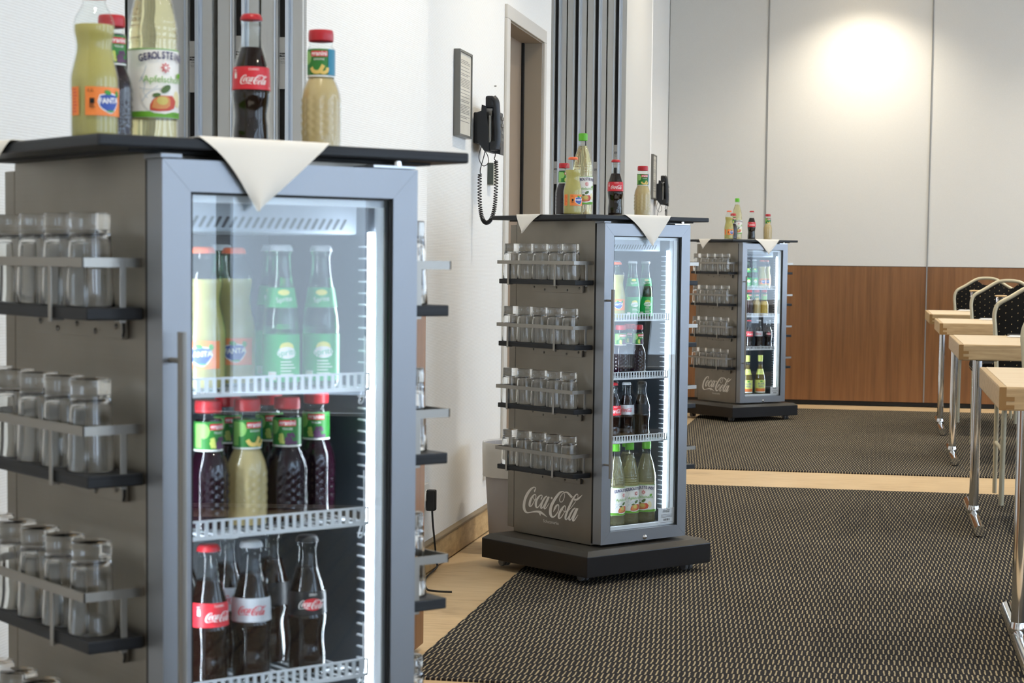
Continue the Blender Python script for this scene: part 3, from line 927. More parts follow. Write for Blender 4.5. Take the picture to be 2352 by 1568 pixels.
    K['tall'] = bottle('herbal_soda_bottle', TALL, .205, 'bottle_glass', 'amber_liquid', foil(), 'lime_label', [
        ('label', (.0180, .1040, None, None), 'lime_label', [
            ('sunset', [rect(-.04, .04, .026, .047, 24)], 'sunset_print'),
            ('foot', [rect(-.04, .04, .0185, .0265, 24)], 'white_label'),
            ('hill', [ellipse(.003, .095, .010, .0045, 14)], 'leaf_green'),
            ('lettering', [place(tx('AUER', .0185), .002, .078), place(tx('WAL', .0185), .002, .061)], 'blue_print')]),
        ('neck_label', (.1400, .1760, None, None), 'lime_label', [('lettering', [place(tx('AUER', .0070), 0, .163), place(tx('WAL', .0070), 0, .154)], 'blue_print')])], 32)
    return K

def tx_at(body, size, dx, dz):
    return place(tx(body, size), dx, dz)

KIND = make_kinds()
KTREE = {k: tree_of(o) for k, o in KIND.items()}
KUSED = set()

def put_bottle(kind, loc, rz, label, group):
    if kind in KUSED:
        o = copy_tree(KTREE[kind])
    else:
        o = KIND[kind]
        KUSED.add(kind)
    o.location = loc
    o.rotation_euler = (0, 0, rz)
    tag(o, label, 'bottle', group)
    return o

# ------------------------------------------------------------------ drinks cooler
W = 0.3872          # door width
BU0, BU1 = 0.0042, 0.407
SHELF_Z = [0.984, 0.773, 0.563, 0.353]

def rail_strip(path, z0, z1, t):
    mb = MB()
    for (x0, y0), (x1, y1) in zip(path, path[1:]):
        mb.box(min(x0, x1) - t / 2, max(x0, x1) + t / 2, min(y0, y1) - t / 2, max(y0, y1) + t / 2, z0, z1)
    return mb

def make_cooler():
    r = empty('drinks_cooler')
    # plinth with a bevelled top edge
    u0, u1, v0, v1 = -0.1014, 0.4606, -0.0489, 0.496
    MB().bbox(u0, u1, v0, v1, 0.028, 0.0955, 0.0025).build('plinth', 'black_plinth', r)
    i = 0.021
    vs = [(u0 + .001, v0 + .001, .0955), (u1 - .001, v0 + .001, .0955), (u1 - .001, v1 - .001, .0955), (u0 + .001, v1 - .001, .0955),
          (u0 + i, v0 + i, .111), (u1 - i, v0 + i, .111), (u1 - i, v1 - i, .111), (u0 + i, v1 - i, .111)]
    MB().add(vs, [(0, 1, 5, 4), (1, 2, 6, 5), (2, 3, 7, 6), (3, 0, 4, 7), (4, 5, 6, 7), (3, 2, 1, 0)]).build('plinth_top', 'plinth_bevel', r)
    for cu, cv in [(-.030, .050), (.405, .010), (-.045, .44), (.405, .44)]:
        cs = MB()
        for s in (-1, 1):
            cs.lathe([(0, -.007), (.013, -.007), (.0145, -.004), (.0145, .004), (.013, .007), (0, .007)], 20)
            n = 20 * 6
            for k in range(len(cs.v) - n, len(cs.v)):
                x, y, z = cs.v[k]
                cs.v[k] = (cu + s * .010 + z, cv + x, .0145 + y)
        cs.box(cu - .004, cu + .004, cv - .008, cv + .008, .012, .028)
        cs.build('caster', 'caster_grey', r)
    # steel body
    MB().bbox(BU0, BU0 + .022, .053, .452, .1137, 1.180, .0015).build('side_panel', 'brushed_steel', r)
    MB().bbox(BU1 - .022, BU1, .053, .452, .1137, 1.180, .0015).build('side_panel', 'brushed_steel', r)
    MB().box(BU0 + .022, BU1 - .022, .43, .452, .1137, 1.178).build('back_panel', 'brushed_steel', r)
    MB().box(BU0 + .022, BU1 - .022, .053, .43, 1.135, 1.178).build('head_panel', 'brushed_steel', r)
    MB().box(BU0 + .022, BU1 - .022, .053, .43, .1137, .152).build('bottom_panel', 'brushed_steel', r)
    MB().bbox(BU0, BU1, .4535, .487, .128, 1.168, .002).build('rear_housing', 'brushed_steel', r)
    # inner liner, open at the front
    a0, a1, b0, b1, z0, z1 = .0275, .3848, .055, .385, .1535, 1.134
    t = .006
    ln = MB()
    ln.box(a0, a0 + t, b0, b1, z0, z1); ln.box(a1 - t, a1, b0, b1, z0, z1)
    ln.box(a0, a1, b1 - t, b1, z0, z1); ln.box(a0, a1, b0, b1, z1 - t, z1); ln.box(a0, a1, b0, b1, z0, z0 + t)
    ln.build('liner', 'liner_grey', r)
    # evaporator cover with slanted vent slots at the top
    vc = MB().bbox(a0 + t, a1 - t, .135, .378, 1.082, 1.1275, .004).build('vent_cover', 'vent_plastic', r)
    sl = MB()
    for k in range(26):
        x = .052 + k * .0118
        sl.add([(x + dx, .1345, 1.0885 + dz) for dx, dz in [(.0008, .0010), (.0022, 0), (.0052, .0), (.0062, .0012), (.0142, .0140), (.0128, .0152), (.0098, .0152), (.0086, .0140)]], [tuple(range(8))])
    tag(sl.build('vent_slots', 'liner_dark', vc), kind='stuff')
    # light strip and ribbed ladder on the hinge side
    MB().bbox(.3715, .3785, .089, .098, .200, 1.085, .001).build('light_strip', 'led', r)
    MB().bbox(.0340, .0410, .058, .066, .200, 1.085, .001).build('light_strip', 'led', r)
    ld = MB()
    for k in range(54):
        z = .20 + k * .0163
        ld.box(.3748, .3785, .100, .126, z, z + .0024)
    tag(ld.build('ladder_ribs', 'rack_plastic', r), kind='stuff')
    MB().bbox(.3745, .3772, .070, .086, .165, 1.125, .001).build('strip_holder', 'rack_plastic', r)
    # counter top
    MB().bbox(-.0874, .4725, -.0027, .4777, 1.1819, 1.1968, .003).build('counter_top', 'black_wood', r)
    MB().box(-.03, .43, .03, .45, 1.178, 1.182).build('shadow_gap_spacer', 'black_rubber', r)  # black sheet painting the shadow gap where the top stands off the body
    MB().bbox(.0, .030, .004, .05, 1.171, 1.177, .001).build('hinge_plate', 'satin_aluminium', r)
    MB().bbox(.315, .384, .000, .05, 1.1705, 1.1745, .001).build('hinge_plate', 'profile_bright', r)
    MB().cyl((.365, .018, 1.1745), (.365, .018, 1.1815), .007).build('hinge_pin', 'chrome', r)
    # door
    d = empty('door', parent=r)
    zb, zt, m = .1208, 1.1698, .0398
    q = MB()
    def stile(poly, nm):
        MB().prism(poly, 0.0, .040).build(nm, 'satin_aluminium', d)
    g = .0004
    stile([(0, zb), (m, zb + m), (m, zt - m), (0, zt)], 'stile')
    stile([(W, zb), (W, zt), (W - m, zt - m), (W - m, zb + m)], 'stile')
    stile([(g, zt), (m + g, zt - m), (W - m - g, zt - m), (W - g, zt)], 'rail')
    stile([(g, zb), (W - g, zb), (W - m - g, zb + m), (m + g, zb + m)], 'rail')
    MB().box(m, W - m, .010, .014, zb + m, zt - m).build('pane', 'door_glass', d)
    gk = MB()
    for x0, x1, y0, y1 in [(m, m + .004, zb + m, zt - m), (W - m - .004, W - m, zb + m, zt - m)]:
        gk.box(x0, x1, .003, .0095, y0, y1)
    gk.box(m, W - m, .003, .0095, zt - m - .003, zt - m)
    gk.build('glazing_seal', 'black_rubber', d)
    lf = MB()
    for x0, x1, y0, y1 in [(m + .001, m + .012, zb + m, zt - m), (W - m - .004, W - m - .001, zb + m, zt - m), (m, W - m, zt - m - .012, zt - m - .001), (m, W - m, zb + m + .001, zb + m + .012)]:
        lf.box(x0, x1, .018, .034, y0, y1)
    lf.build('inner_lip', 'rack_plastic', d)
    gs = MB()
    for x0, x1, y0, y1 in [(.004, .030, zb, zt), (W - .026, W - .001, zb, zt), (.004, W, zt - .026, zt - .002), (.004, W, zb, zb + .026)]:
        gs.box(x0, x1, .040, .0528, y0, y1)
    gs.build('gasket', 'black_rubber', d)
    h = MB().tube([(.011, -.030, .342), (.011, -.030, .956)], .0058, 16)
    for z in (.385, .920):
        h.cyl((.011, -.030, z), (.011, .0005, z), .0035, 10)
    h.build('handle', 'handle_steel', d)
    lk = MB().lathe([(0, .006), (.004, .006), (.0075, .004), (.009, 0)], 18)
    lk.v = [(.1977 + x, -z, .1313 + y) for x, y, z in lk.v]
    lk.build('lock', 'chrome', d)
    cd = MB().box(.2732, .3475, .0145, .0150, .166, .219).build('info_card', 'card_white', d)
    cp = MB()
    for poly in [place(LOGO_P, .310, .209, .034)] + [rect(.285, .338, .196 - k * .0042, .197 - k * .0042, 1) for k in range(3)] + [rect(.296 + k * .0038, .2975 + k * .0038 + (.0008 if k % 3 else 0), .176, .183, 1) for k in range(8)] + [rect(.282, .340, .170, .1708, 1)]:
        cp.add([(x, .0142, z) for x, z in poly[0]], poly[1])
    cp.build('card_print', 'print_black', cd)
    # racks for the tumblers, both sides
    for side in (-1, 1):
        X = (lambda u: u) if side < 0 else (lambda u: BU0 + BU1 - u)
        bx = lambda mb, x0, x1, *a: mb.bbox(min(X(x0), X(x1)), max(X(x0), X(x1)), *a)
        for z in SHELF_Z:
            s = empty('tumbler_rack', parent=r)
            bx(MB(), -.0739, .0035, .0585, .4505, z - .016, z, .002).build('board', 'black_wood', s)
            rail_strip([(X(.0035), .0619), (X(-.0776), .0619), (X(-.0776), .4541), (X(.0035), .4541)], z + .0505, z + .0625, .0022).build('guard_rail', 'rail_steel', s)
            for vv in (.157, .397):
                mb = MB()
                bx(mb, -.0787, -.0765, vv - .0045, vv + .0045, z - .020, z + .052, .0006)
                bx(mb, -.0775, -.060, vv - .0045, vv + .0045, z - .0185, z - .0165, .0006)
                mb.build('bracket', 'rail_steel', s)
            for vv in (.0619, .4541):
                mb = MB()
                y0, y1 = (vv - .0012, vv + .0010)
                bx(mb, -.0275, -.0185, y0, y1, z - .020, z + .052, .0006)
                bx(mb, -.0275, -.0185, min(vv, vv + (.014 if vv < .2 else -.014)), max(vv, vv + (.014 if vv < .2 else -.014)), z - .0185, z - .0165, .0006)
                mb.build('bracket', 'rail_steel', s)
            bx(MB(), -.006, .0035, .10, .36, z - .042, z - .0165, .0008).build('mounting_plate', 'brushed_steel', s)
            bl = MB()
            for k, vv in enumerate((.115, .175, .230, .290, .345)):
                bl.lathe([(0, .0022), (.003, .0018), (.0042, 0)], 8)
                for j in range(len(bl.v) - 24, len(bl.v)):
                    x, y, zz = bl.v[j]
                    bl.v[j] = (X(-.0062 - zz), vv + x, z - .026 - .008 * (k % 2) + y)
            tag(bl.build('bolt_row', 'steel_dark', s), kind='stuff')
            MB().tube([(X(-.010), .085, z - .017), (X(-.010), .085, z - .032), (X(-.010), .088, z - .038)], .0016, 6).build('hook', 'black_rubber', s)
    # printed script and small line on the left panel
    mb = MB()
    xs = 0.4045 - 0.0965
    for poly, dv, dz, k in [(LOGO_P, .2505, .2305, .3075), (tx('Schutzmarke', .0155), .255, .1675, 1.0)]:
        mb.add([(BU0 - .0006, dv - x * k, dz + z * k) for x, z in poly[0]], poly[1])
    mb.build('lettering', 'logo_white', r)
    return r

def add_racks(r, planes):
    for z in planes:
        s = empty('wire_rack', parent=r)
        fr = MB()
        fr.box(.034, .350, .0585, .0605, z + .017, z + .020)
        fr.box(.034, .350, .0575, .0615, z - .006, z - .001)
        fr.box(.034, .036, .0575, .0615, z - .006, z + .020); fr.box(.348, .350, .0575, .0615, z - .006, z + .020)
        fr.build('front_rail', 'rack_plastic', s)
        slat = None
        for k in range(25):
            x = .046 + k * .0122
            if slat is None:
                slat = MB().box(-.0028, .0028, .0590, .0602, -.001, .017).build('slat', 'rack_plastic', s)
                slat.location = (x, 0, z)
            else:
                c = slat.copy(); COL.objects.link(c); c.parent = s; c.location = (x, 0, z)
        gd = MB()
        for k in range(17):
            x = .038 + k * .0193
            gd.box(x, x + .0022, .0615, .372, z - .004, z - .0015)
        for y in (.12, .24, .36):
            gd.box(.035, .350, y, y + .003, z - .0065, z - .004)
        gd.build('wire_grid', 'rack_plastic', s)
        MB().tube(cr([(.345, .064, z + .070), (.345, .064, z - .012), (.335, .063, z - .022), (.340, .062, z - .005), (.352, .064, z - .003)], 4), .0012, 6).build('rack_clip', 'rack_plastic', s)

COOLERS = [(-0.86782, 2.22846, 0.85641), (-0.85679, 6.07798, 0.87783), (-0.84891, 12.49841, 0.76140)]
WHO = ['nearest', 'middle', 'farthest']
PLANES = [[.872, .685, .472], [.855, .661, .449], [.872, .690, .470]]
c0 = make_cooler()
ctree = tree_of(c0)
cool = [c0, copy_tree(ctree), copy_tree(ctree)]
LABC = ['large glass-door drinks cooler in the foreground with upturned tumblers in side racks',
        'glass-door drinks cooler standing free on the carpet in the middle',
        'small-looking distant glass-door drinks cooler before the wood-panelled wall']
for o, (x, y, a), lb, pl in zip(cool, COOLERS, LABC, PLANES):
    o.location = (x, y, 0)
    o.rotation_euler = (0, 0, a)
    tag(o, lb, 'cooler', 'glass-door drinks coolers in a row')
    add_racks(o, pl)

def w3(i, u, v, z):
    x, y, a = COOLERS[i]
    return (x + u * math.cos(a) - v * math.sin(a), y + u * math.sin(a) + v * math.cos(a), z)

def face_cam(p, deg=0.0):
    """rotation that turns a bottle's front (-Y) to the viewer's side of the room, plus an offset"""
    return math.atan2(-p[1], -p[0]) + PI / 2 + math.radians(deg)

# bottles on the counter tops
TOPS = [
 [('spritz', .118, .25, 27), ('lemonade', -.018, .15, 24), ('grape', .050, .238, 30), ('cola', .273, .25, 6), ('banana', .358, .20, -8)],
 [('spritz', .121, .25, 24), ('lemonade', -.010, .15, 30), ('grape', .030, .240, 40), ('cola', .272, .25, 6), ('banana', .352, .20, 22)],
 [('spritz', .152, .25, 20), ('lemonade', .002, .15, 26), ('grape', .082, .205, 30), ('cola', .280, .25, 6), ('banana', .380, .20, 22)]]
TOPLAB = {'spritz': 'tall clear bottle of pale apple drink with white label', 'lemonade': 'waisted bottle of cloudy yellow lemonade with orange label', 'grape': 'dark grape juice bottle with red lid',
          'cola': 'contoured glass cola bottle with red label', 'banana': 'cloudy banana juice bottle with red lid'}
CZ = 1.1968
for i, row in enumerate(TOPS):
    for kind, u, v, dg in row:
        z = CZ + (.0022 if kind in ('cola', 'banana') else 0)
        p = w3(i, u, v, z)
        put_bottle(kind, p, face_cam(p, dg), '%s on top of the %s cooler' % (TOPLAB[kind], WHO[i]), 'bottles on the counter tops')

# bottles inside the coolers: (kind, u, v, turn, words)
INS = {
 (0, 0): [('lemonade', .112, .100, -18, 'front lemonade bottle by the handle'), ('lemonade', .193, .160, -10, 'second-row lemonade bottle'), ('lime', .232, .100, 12, 'front green-label soda bottle beside the lemonade'), ('lime', .296, .100, 2, 'front green-label soda bottle by the light strip'),
          ('lime', .215, .235, 10, 'rear green-label soda bottle, outer one'), ('lime', .290, .220, 0, 'rear green-label soda bottle, inner one'), ('lime', .150, .235, 5, 'rear green-label soda bottle behind the lemonade')],
 (0, 1): [('grape', .120, .100, 42, 'front grape juice bottle by the handle'), ('banana', .179, .100, 35, 'front banana juice bottle'), ('grape', .242, .100, 2, 'front grape juice bottle by the light strip'), ('grape', .330, .165, 0, 'second-row grape juice bottle by the light strip'),
          ('grape', .262, .180, 20, 'second-row grape juice bottle in the middle'), ('grape', .195, .180, 25, 'second-row grape juice bottle behind the banana juice')],
 (0, 2): [('cola', .120, .100, 32, 'front red-label cola bottle'), ('light', .186, .100, 4, 'front silver-label cola bottle'), ('zero', .275, .100, 14, 'front black-label cola bottle'), ('zero', .272, .190, 150, 'rear black-label cola bottle'), ('light', .200, .190, 30, 'rear silver-label cola bottle'), ('cola', .130, .190, 30, 'rear red-label cola bottle')],
 (1, 0): [('lemonade', .146, .100, 0, 'front lemonade bottle'), ('lime', .218, .100, 14, 'front green-label soda bottle'), ('lime', .308, .132, 14, 'second green-label soda bottle by the light strip'), ('lime', .235, .200, 10, 'rear green-label soda bottle'), ('lime', .160, .200, 10, 'rear green-label soda bottle behind the lemonade')],
 (1, 1): [('grape', .168, .100, 24, 'front grape juice bottle'), ('grape', .245, .100, 40, 'front grape juice bottle by the light strip'), ('grape', .278, .175, 10, 'rear grape juice bottle')],
 (1, 2): [('cola', .138, .100, 20, 'front red-label cola bottle'), ('light', .198, .100, 4, 'front silver-label cola bottle'), ('zero', .270, .100, 95, 'front black-label cola bottle'), ('zero', .215, .180, 60, 'rear black-label cola bottle')],
 (1, 3): [('spritz', .152, .100, 54, 'front apple drink bottle by the handle'), ('spritz', .230, .115, 44, 'front apple drink bottle in the middle'), ('spritz', .302, .108, -12, 'front apple drink bottle by the light strip'), ('spritz', .290, .195, 10, 'rear apple drink bottle')],
 (2, 0): [('lime', .129, .100, 14, 'front green-label soda bottle by the handle'), ('lime', .190, .105, 14, 'second green-label soda bottle'), ('lemonade', .256, .107, 14, 'first lemonade bottle'), ('lemonade', .325, .140, 10, 'second lemonade bottle by the light strip')],
 (2, 1): [('grape', .150, .100, 10, 'grape juice bottle'), ('banana', .210, .100, 10, 'banana juice bottle'), ('mango', .275, .100, 10, 'half-empty yellow juice bottle')],
 (2, 2): [('cola', .150, .100, 20, 'red-label cola bottle'), ('light', .233, .100, 4, 'silver-label cola bottle'), ('zero', .315, .100, 10, 'black-label cola bottle')],
 (2, 3): [('tall', .143, .100, 10, 'lime-label tall bottle by the handle'), ('tall', .253, .100, 12, 'lime-label tall bottle in the middle')]}
SHN = ['top', 'second', 'third', 'bottom']
for (i, s), row in INS.items():
    z = PLANES[i][s] if s < 3 else .1600
    for kind, u, v, dg, words in row:
        p = w3(i, u, v, z)
        put_bottle(kind, p, face_cam(p, dg), '%s on the %s shelf inside the %s cooler' % (words, SHN[s], WHO[i]), 'bottles chilled behind glass')

# ------------------------------------------------------------------ tumblers, upside down
def tumbler_mesh():
    out = [(.0300, 0), (.0306, .0002), (.0310, .0012), (.0298, .024), (.0286, .048), (.0274, .072), (.0264, .0905), (.0256, .0965), (.0254, .0980), (.0257, .1000), (.0259, .1165), (.0256, .1182), (.0249, .1190), (.0, .1190)]
    inn = [(0, .0925), (.0180, .0922), (.0218, .0905), (.0240, .0865), (.0250, .078), (.0263, .054), (.0276, .028), (.0289, .002), (.0293, .0003), (.0300, 0)]
    return MB().lathe(inn + out[1:], 40)
TUM = tumbler_mesh().build('tumbler', 'tumbler_glass')
first = True
def put_tumbler(loc, label, group):
    global first
    if first:
        o = TUM
        first = False
    else:
        o = TUM.copy()
        COL.objects.link(o)
    o.location = loc
    o.rotation_euler = (0, 0, random.random() * 6)
    return tag(o, label, 'glass', group)
ORD = ['first', 'second', 'third', 'fourth', 'fifth']
SHT = ['topmost', 'second', 'third', 'lowest']
for i in range(3):
    for side in (0, 1):
        for s, z in enumerate(SHELF_Z):
            for k in range(5):
                u, v = -.0415, .117 + .0765 * k
                if side:
                    u = BU0 + BU1 - u
                lb = '%s upturned tumbler from the front on the %s %s rack of the %s cooler' % (ORD[k], SHT[s], 'handle-side' if side == 0 else 'hinge-side', WHO[i])
                put_tumbler(w3(i, u + random.uniform(-.001, .001), v + random.uniform(-.0008, .0008), z + .0003), lb, 'upturned tumblers in the side racks')

# ------------------------------------------------------------------ napkins
def napkin(i, edge, c, halfw, drop, skew):
    """cloth square lying cornerwise on the counter, one corner hanging over the edge.
    edge 'f': over the front edge (v=-.0027), 'l': over the left edge (u=-.0874)"""
    rows = []
    n = 22
    tipc = c + skew
    seq = []
    for k in range(15):
        t = k / 14
        s = drop * (1 - t)
        seq.append((t * halfw, -.0036 - .002 * math.sin(t * PI), CZ - s, tipc + (c - tipc) * t))
    for q in (0.35, 0.7, 1.0):
        a = q * PI / 2
        seq.append((halfw + .004 * q, -.0036 + .0036 * (1 - math.cos(a)), CZ - .0004 + .0022 * math.sin(a), c))
    for k in range(1, 9):
        t = k / 8
        seq.append((halfw + .005 - (halfw * .25) * t, .0 + .12 * t, CZ + .0012, c))
    top, bot = [], []
    for hw, d, z, cc in seq:
        rt = []
        for j in range(n + 1):
            x = -1 + 2 * j / n
            if CZ - z > 0.004:
                dd = d - .0035 * math.cos(x * 2.2) * (CZ - z) / drop
            else:
                dd = d
            if CZ - z > 0.001 and x < 0:
                tt = hw / halfw
                rt.append((cc + x * halfw * (.80 * tt + .20 * tt ** 5), dd, z))
            else:
                rt.append((cc + x * hw, dd, z))
        top.append(rt)
    mb = MB()
    th = .0011
    conv = (lambda p: (p[0], -.0027 + p[1], p[2])) if edge == 'f' else (lambda p: (-.0874 + p[1], p[0], p[2]))
    A = [[conv(p) for p in r_] for r_ in top]
    B = [[conv((p[0], p[1] - (th if CZ - p[2] > .001 else 0), p[2] + (th if CZ - p[2] <= .001 else 0))) for p in r_] for r_ in top]
    mb.grid(A); mb.grid(B)
    for ra, rb in ((A[0], B[0]), (A[-1], B[-1]), ([r_[0] for r_ in A], [r_[0] for r_ in B]), ([r_[-1] for r_ in A], [r_[-1] for r_ in B])):
        mb.grid([ra, rb])
    o = mb.build('napkin', 'linen')
    x, y, a = COOLERS[i]
    o.location = (x, y, 0)
    o.rotation_euler = (0, 0, a)
    return o
NP = [(('f', .145, .094, .089, -.012), ('l', .325, .075, .074, .012)),
      (('f', .1865, .1015, .097, .020), ('l', .2805, .060, .060, .030)),
      (('f', .205, .100, .095, .012), ('l', .285, .062, .062, .020))]
for i, (a, b) in enumerate(NP):
    tag(napkin(i, *a), 'cream cloth napkin with a corner hanging over the door of the %s cooler' % WHO[i], 'napkin', 'cream napkins on the counter tops')
    tag(napkin(i, *b), 'cream cloth napkin hanging over the handle-side counter edge of the %s cooler' % WHO[i], 'napkin', 'cream napkins on the counter tops')

# ------------------------------------------------------------------ parked movable wall panels
def stack(b0, b1, xs, left, which, plates):
    fr = MB().box(left, xs[0] - .040, b0 + .004, b1, 0.01, 3.19).build('panel_post', 'stack_frame')
    tag(fr, 'dark grey end post between wall and parked panels of the %s stack' % which, 'post')
    nm = ['first', 'second', 'third', 'fourth']
    for k, x in enumerate(xs):
        p = empty('partition_panel', (x, b0, 0), 0, '%s parked movable wall panel counted from the wall in the %s stack' % (nm[k], which), 'partition', 'parked movable wall panels')
        dp = b1 - b0
        z0, z1 = .012, 3.19
        MB().box(-.034, .054, .045, dp, z0, z1).build('core', 'profile_alu', p)
        MB().box(.0, .0172, .018, .045, z0, z1).build('seal', 'seal_black', p)
        MB().bbox(.0172, .0255, -.004, .045, z0, z1, .0012).build('bright_rail', 'profile_bright', p)
        MB().box(.0255, .0335, .006, .045, z0, z1).build('groove_rail', 'profile_bright', p)
        MB().bbox(.0335, .0545, .0, .045, z0, z1, .001).build('edge_profile', 'profile_alu', p)
        MB().bbox(-.0355, -.0075, .0, .045, z0, z1, .001).build('edge_profile', 'profile_alu', p)
        MB().bbox(-.0075, -.0040, -.002, .045, z0, z1, .0006).build('bead', 'profile_bright', p)
        MB().bbox(-.0040, 0, .002, .045, z0, z1, .0006).build('bead', 'profile_alu', p)
        dz = plates[k]
        pt = MB().box(.0003, .0170, .012, .018, 1.400 + dz, 1.507 + dz).build('maker_plate', 'plate_grey', p)
        pb = MB().box(.0012, .0162, .0112, .012, 1.4665 + dz, 1.4745 + dz).build('plate_band', 'print_black', pt)
        tw = MB()
        v, f = tx('Hüppe', .0062)
        tw.add([(.0087 + xx, .0108, 1.4707 + dz + zz) for xx, zz in v], f)
        tw.build('plate_lettering', 'print_white', pt)
        ts = MB()
        for body, sz, zz0 in (('variflex', .0040, 1.4622), ('Hüppe & Co', .0026, 1.4568), ('Oldenburg', .0026, 1.4535)):
            v, f = tx(body, sz)
            ts.add([(.0087 + xx, .0113, zz0 + dz + zz) for xx, zz in v], f)
        ts.build('plate_small_print', 'print_black', pt)
stack(3.821, 4.88, [-1.530, -1.432, -1.3295, -1.234], -1.60, 'near', [.0, -.005, .005, .001])
stack(8.957, 9.98, [-1.516, -1.420, -1.324, -1.2275], -1.60, 'far', [.012, .004, .010, .09])

# ------------------------------------------------------------------ tables and chairs
def make_table(b0, b1, a0, label):
    t = empty('table', (0, 0, 0), 0, label, 'table', 'maple conference tables')
    a1 = a0 + 1.8
    zt = .745
    MB().bbox(a0 + .018, a1 - .018, b0 + .003, b1 - .003, zt - .030, zt, .002).build('top', 'maple_top', t)
    e = .018
    for x0, x1, y0, y1 in [(a0, a1, b0, b0 + e), (a0, a1, b1 - e, b1)]:
        MB().bbox(x0, x1, y0, y1, zt - .061, zt - .0006, .005).build('edge_board', 'beech_edge', t)
    for x0, x1 in [(a0, a0 + e), (a1 - e, a1)]:
        MB().bbox(x0 + .0004, x1, b0 + .0004, b1 - .0004, zt - .0606, zt - .0002, .005).build('edge_board', 'beech_edge', t)
    fj = MB()
    fj.box(a0 + .0008, a0 + e, b0 - .0006, b0 + .001, zt - .060, zt - .002)
    for k in range(2):
        z = zt - .026 - k * .021
        fj.box(a0 + e, a0 + e + .020, b0 - .0006, b0 + .001, z - .011, z)
    fj.build('finger_joint', 'endgrain', t)
    bm = (b0 + b1) / 2
    for a in (a0 + .098, a1 - .098):
        lg = MB()
        lg.tube([(a, bm, .035), (a, bm, zt - .062)], .0195, 24)
        lg.build('column', 'chrome', t)
        ft = MB().tube([(a, b0 + .02, .0255), (a, b1 - .02, .0255)], .0205, 24)
        ft.build('foot_bar', 'chrome', t)
        MB().lathe(cr([(.0225, .034), (.0240, .046), (.0215, .060), (.0197, .066)], 4), 24, (a, bm, 0)).build('collar', 'chrome', t)
        for y in (b0 + .05, b1 - .05):
            MB().lathe([(0, 0), (.014, 0), (.015, .004), (.010, .007), (0, .007)], 14, (a, y, 0)).build('glide', 'black_rubber', t)
        MB().box(a - .03, a + .05, b0 + .06, b1 - .06, zt - .066, zt - .0605).build('bracket', 'steel_dark', t)
    return t
TB = [(4.887, 5.800, .316, 'light maple table with finger-jointed edge nearest the camera'),
      (7.419, 8.404, .325, 'second light maple table from the front of the row'),
      (10.04, 10.90, .340, 'third light maple table from the front of the row'),
      (11.81, 12.86, .338, 'light maple table nearest the wood-panelled wall')]
for t in TB:
    make_table(*t)

def make_chair():
    c = empty('banquet_chair')
    # back frame in x-z, chair faces -Y; rear feet at y=.06
    half = [(.185, .06, .004), (.187, .035, .25), (.190, .0, .45), (.196, .010, .62), (.2045, .024, .76), (.209, .030, .815), (.203, .033, .852), (.186, .035, .876), (.141, .037, .902), (.072, .040, .945), (.035, .041, .955), (0, .0415, .957)]
    pts = half + [(-x, y, z) for x, y, z in half[-2::-1]]
    MB().tube(cr(pts, 4), .0125, 10, squash=(1, .85)).build('back_frame', 'champagne_frame', c)
    for s in (-1, 1):
        MB().tube(cr([(s * .185, -.40, .004), (s * .183, -.385, .22), (s * .180, -.365, .40), (s * .180, -.33, .432), (s * .183, -.20, .436), (s * .188, .0, .44)], 3), .0115, 8).build('leg', 'champagne_frame', c)
        MB().tube([(s * .184, -.375, .24), (s * .186, .03, .24)], .008, 8).build('stretcher', 'champagne_frame', c)
    MB().tube([(-.182, -.36, .425), (.182, -.36, .425)], .010, 8).build('seat_rail', 'champagne_frame', c)
    # seat cushion
    rows = []
    mb = MB()
    mb.bbox(-.215, .215, -.43, .0, .440, .500, .022)
    mb.build('seat', 'dotted_fabric', c)
    # back pad with a scooped upper edge
    hs = [(x, zz) for x, y, zz in half]
    def fx(z):
        for (x0, z0), (x1, z1) in zip(hs[:6], hs[1:6]):
            if z0 <= z <= z1:
                return x0 + (x1 - x0) * (z - z0) / (z1 - z0)
        return .209
    def fz(x):
        for (x0, z0), (x1, z1) in zip(hs[5:], hs[6:]):
            if x1 <= x <= x0:
                return z0 + (z1 - z0) * (x0 - x) / (x0 - x1)
        return .957
    F, Bk = [], []
    nx = 40
    def yb(z):
        return .0 + (z - .45) / .5 * .042
    for k in range(17):
        t = k / 16
        rf, rb = [], []
        for j in range(nx + 1):
            x = -1 + 2 * j / nx
            x0 = x * .2085
            zt = fz(abs(x0)) - .006
            if abs(x0) < .062:
                zt = min(zt, .910 + .036 * (x0 / .062) ** 2)
            z = .50 + (zt - .50) * t
            xx = x0 * min(1.0, (fx(z) - .003) / .2085)
            puff = .020 * (1 - abs(x) ** 6) * (1 - abs(2 * t - 1) ** 8)
            rf.append((xx, yb(z) - .004 - puff, z))
            rb.append((xx, yb(z) + .010 + puff * .4, z))
        F.append(rf); Bk.append(rb)
    mb = MB().grid(F).grid(Bk)
    for ra, rb in ((F[0], Bk[0]), (F[-1], Bk[-1]), ([q[0] for q in F], [q[0] for q in Bk]), ([q[-1] for q in F], [q[-1] for q in Bk])):
        mb.grid([ra, rb])
    mb.build('backrest', 'dotted_fabric', c)
    return c
ch = make_chair()
chtree = tree_of(ch)
CH = [(.690, 6.30, 'black dotted banquet chair at the table nearest the camera'),
      (.752, 8.84, 'black dotted banquet chair behind the second table'),
      (.770, 11.30, 'black dotted banquet chair behind the third table'),
      (.752, 13.22, 'black dotted banquet chair nearest the wood-panelled wall')]
for k, (a, b, lb) in enumerate(CH):
    o = ch if k == 0 else copy_tree(chtree)
    o.location = (a, b, 0)
    tag(o, lb, 'chair', 'black dotted banquet chairs')

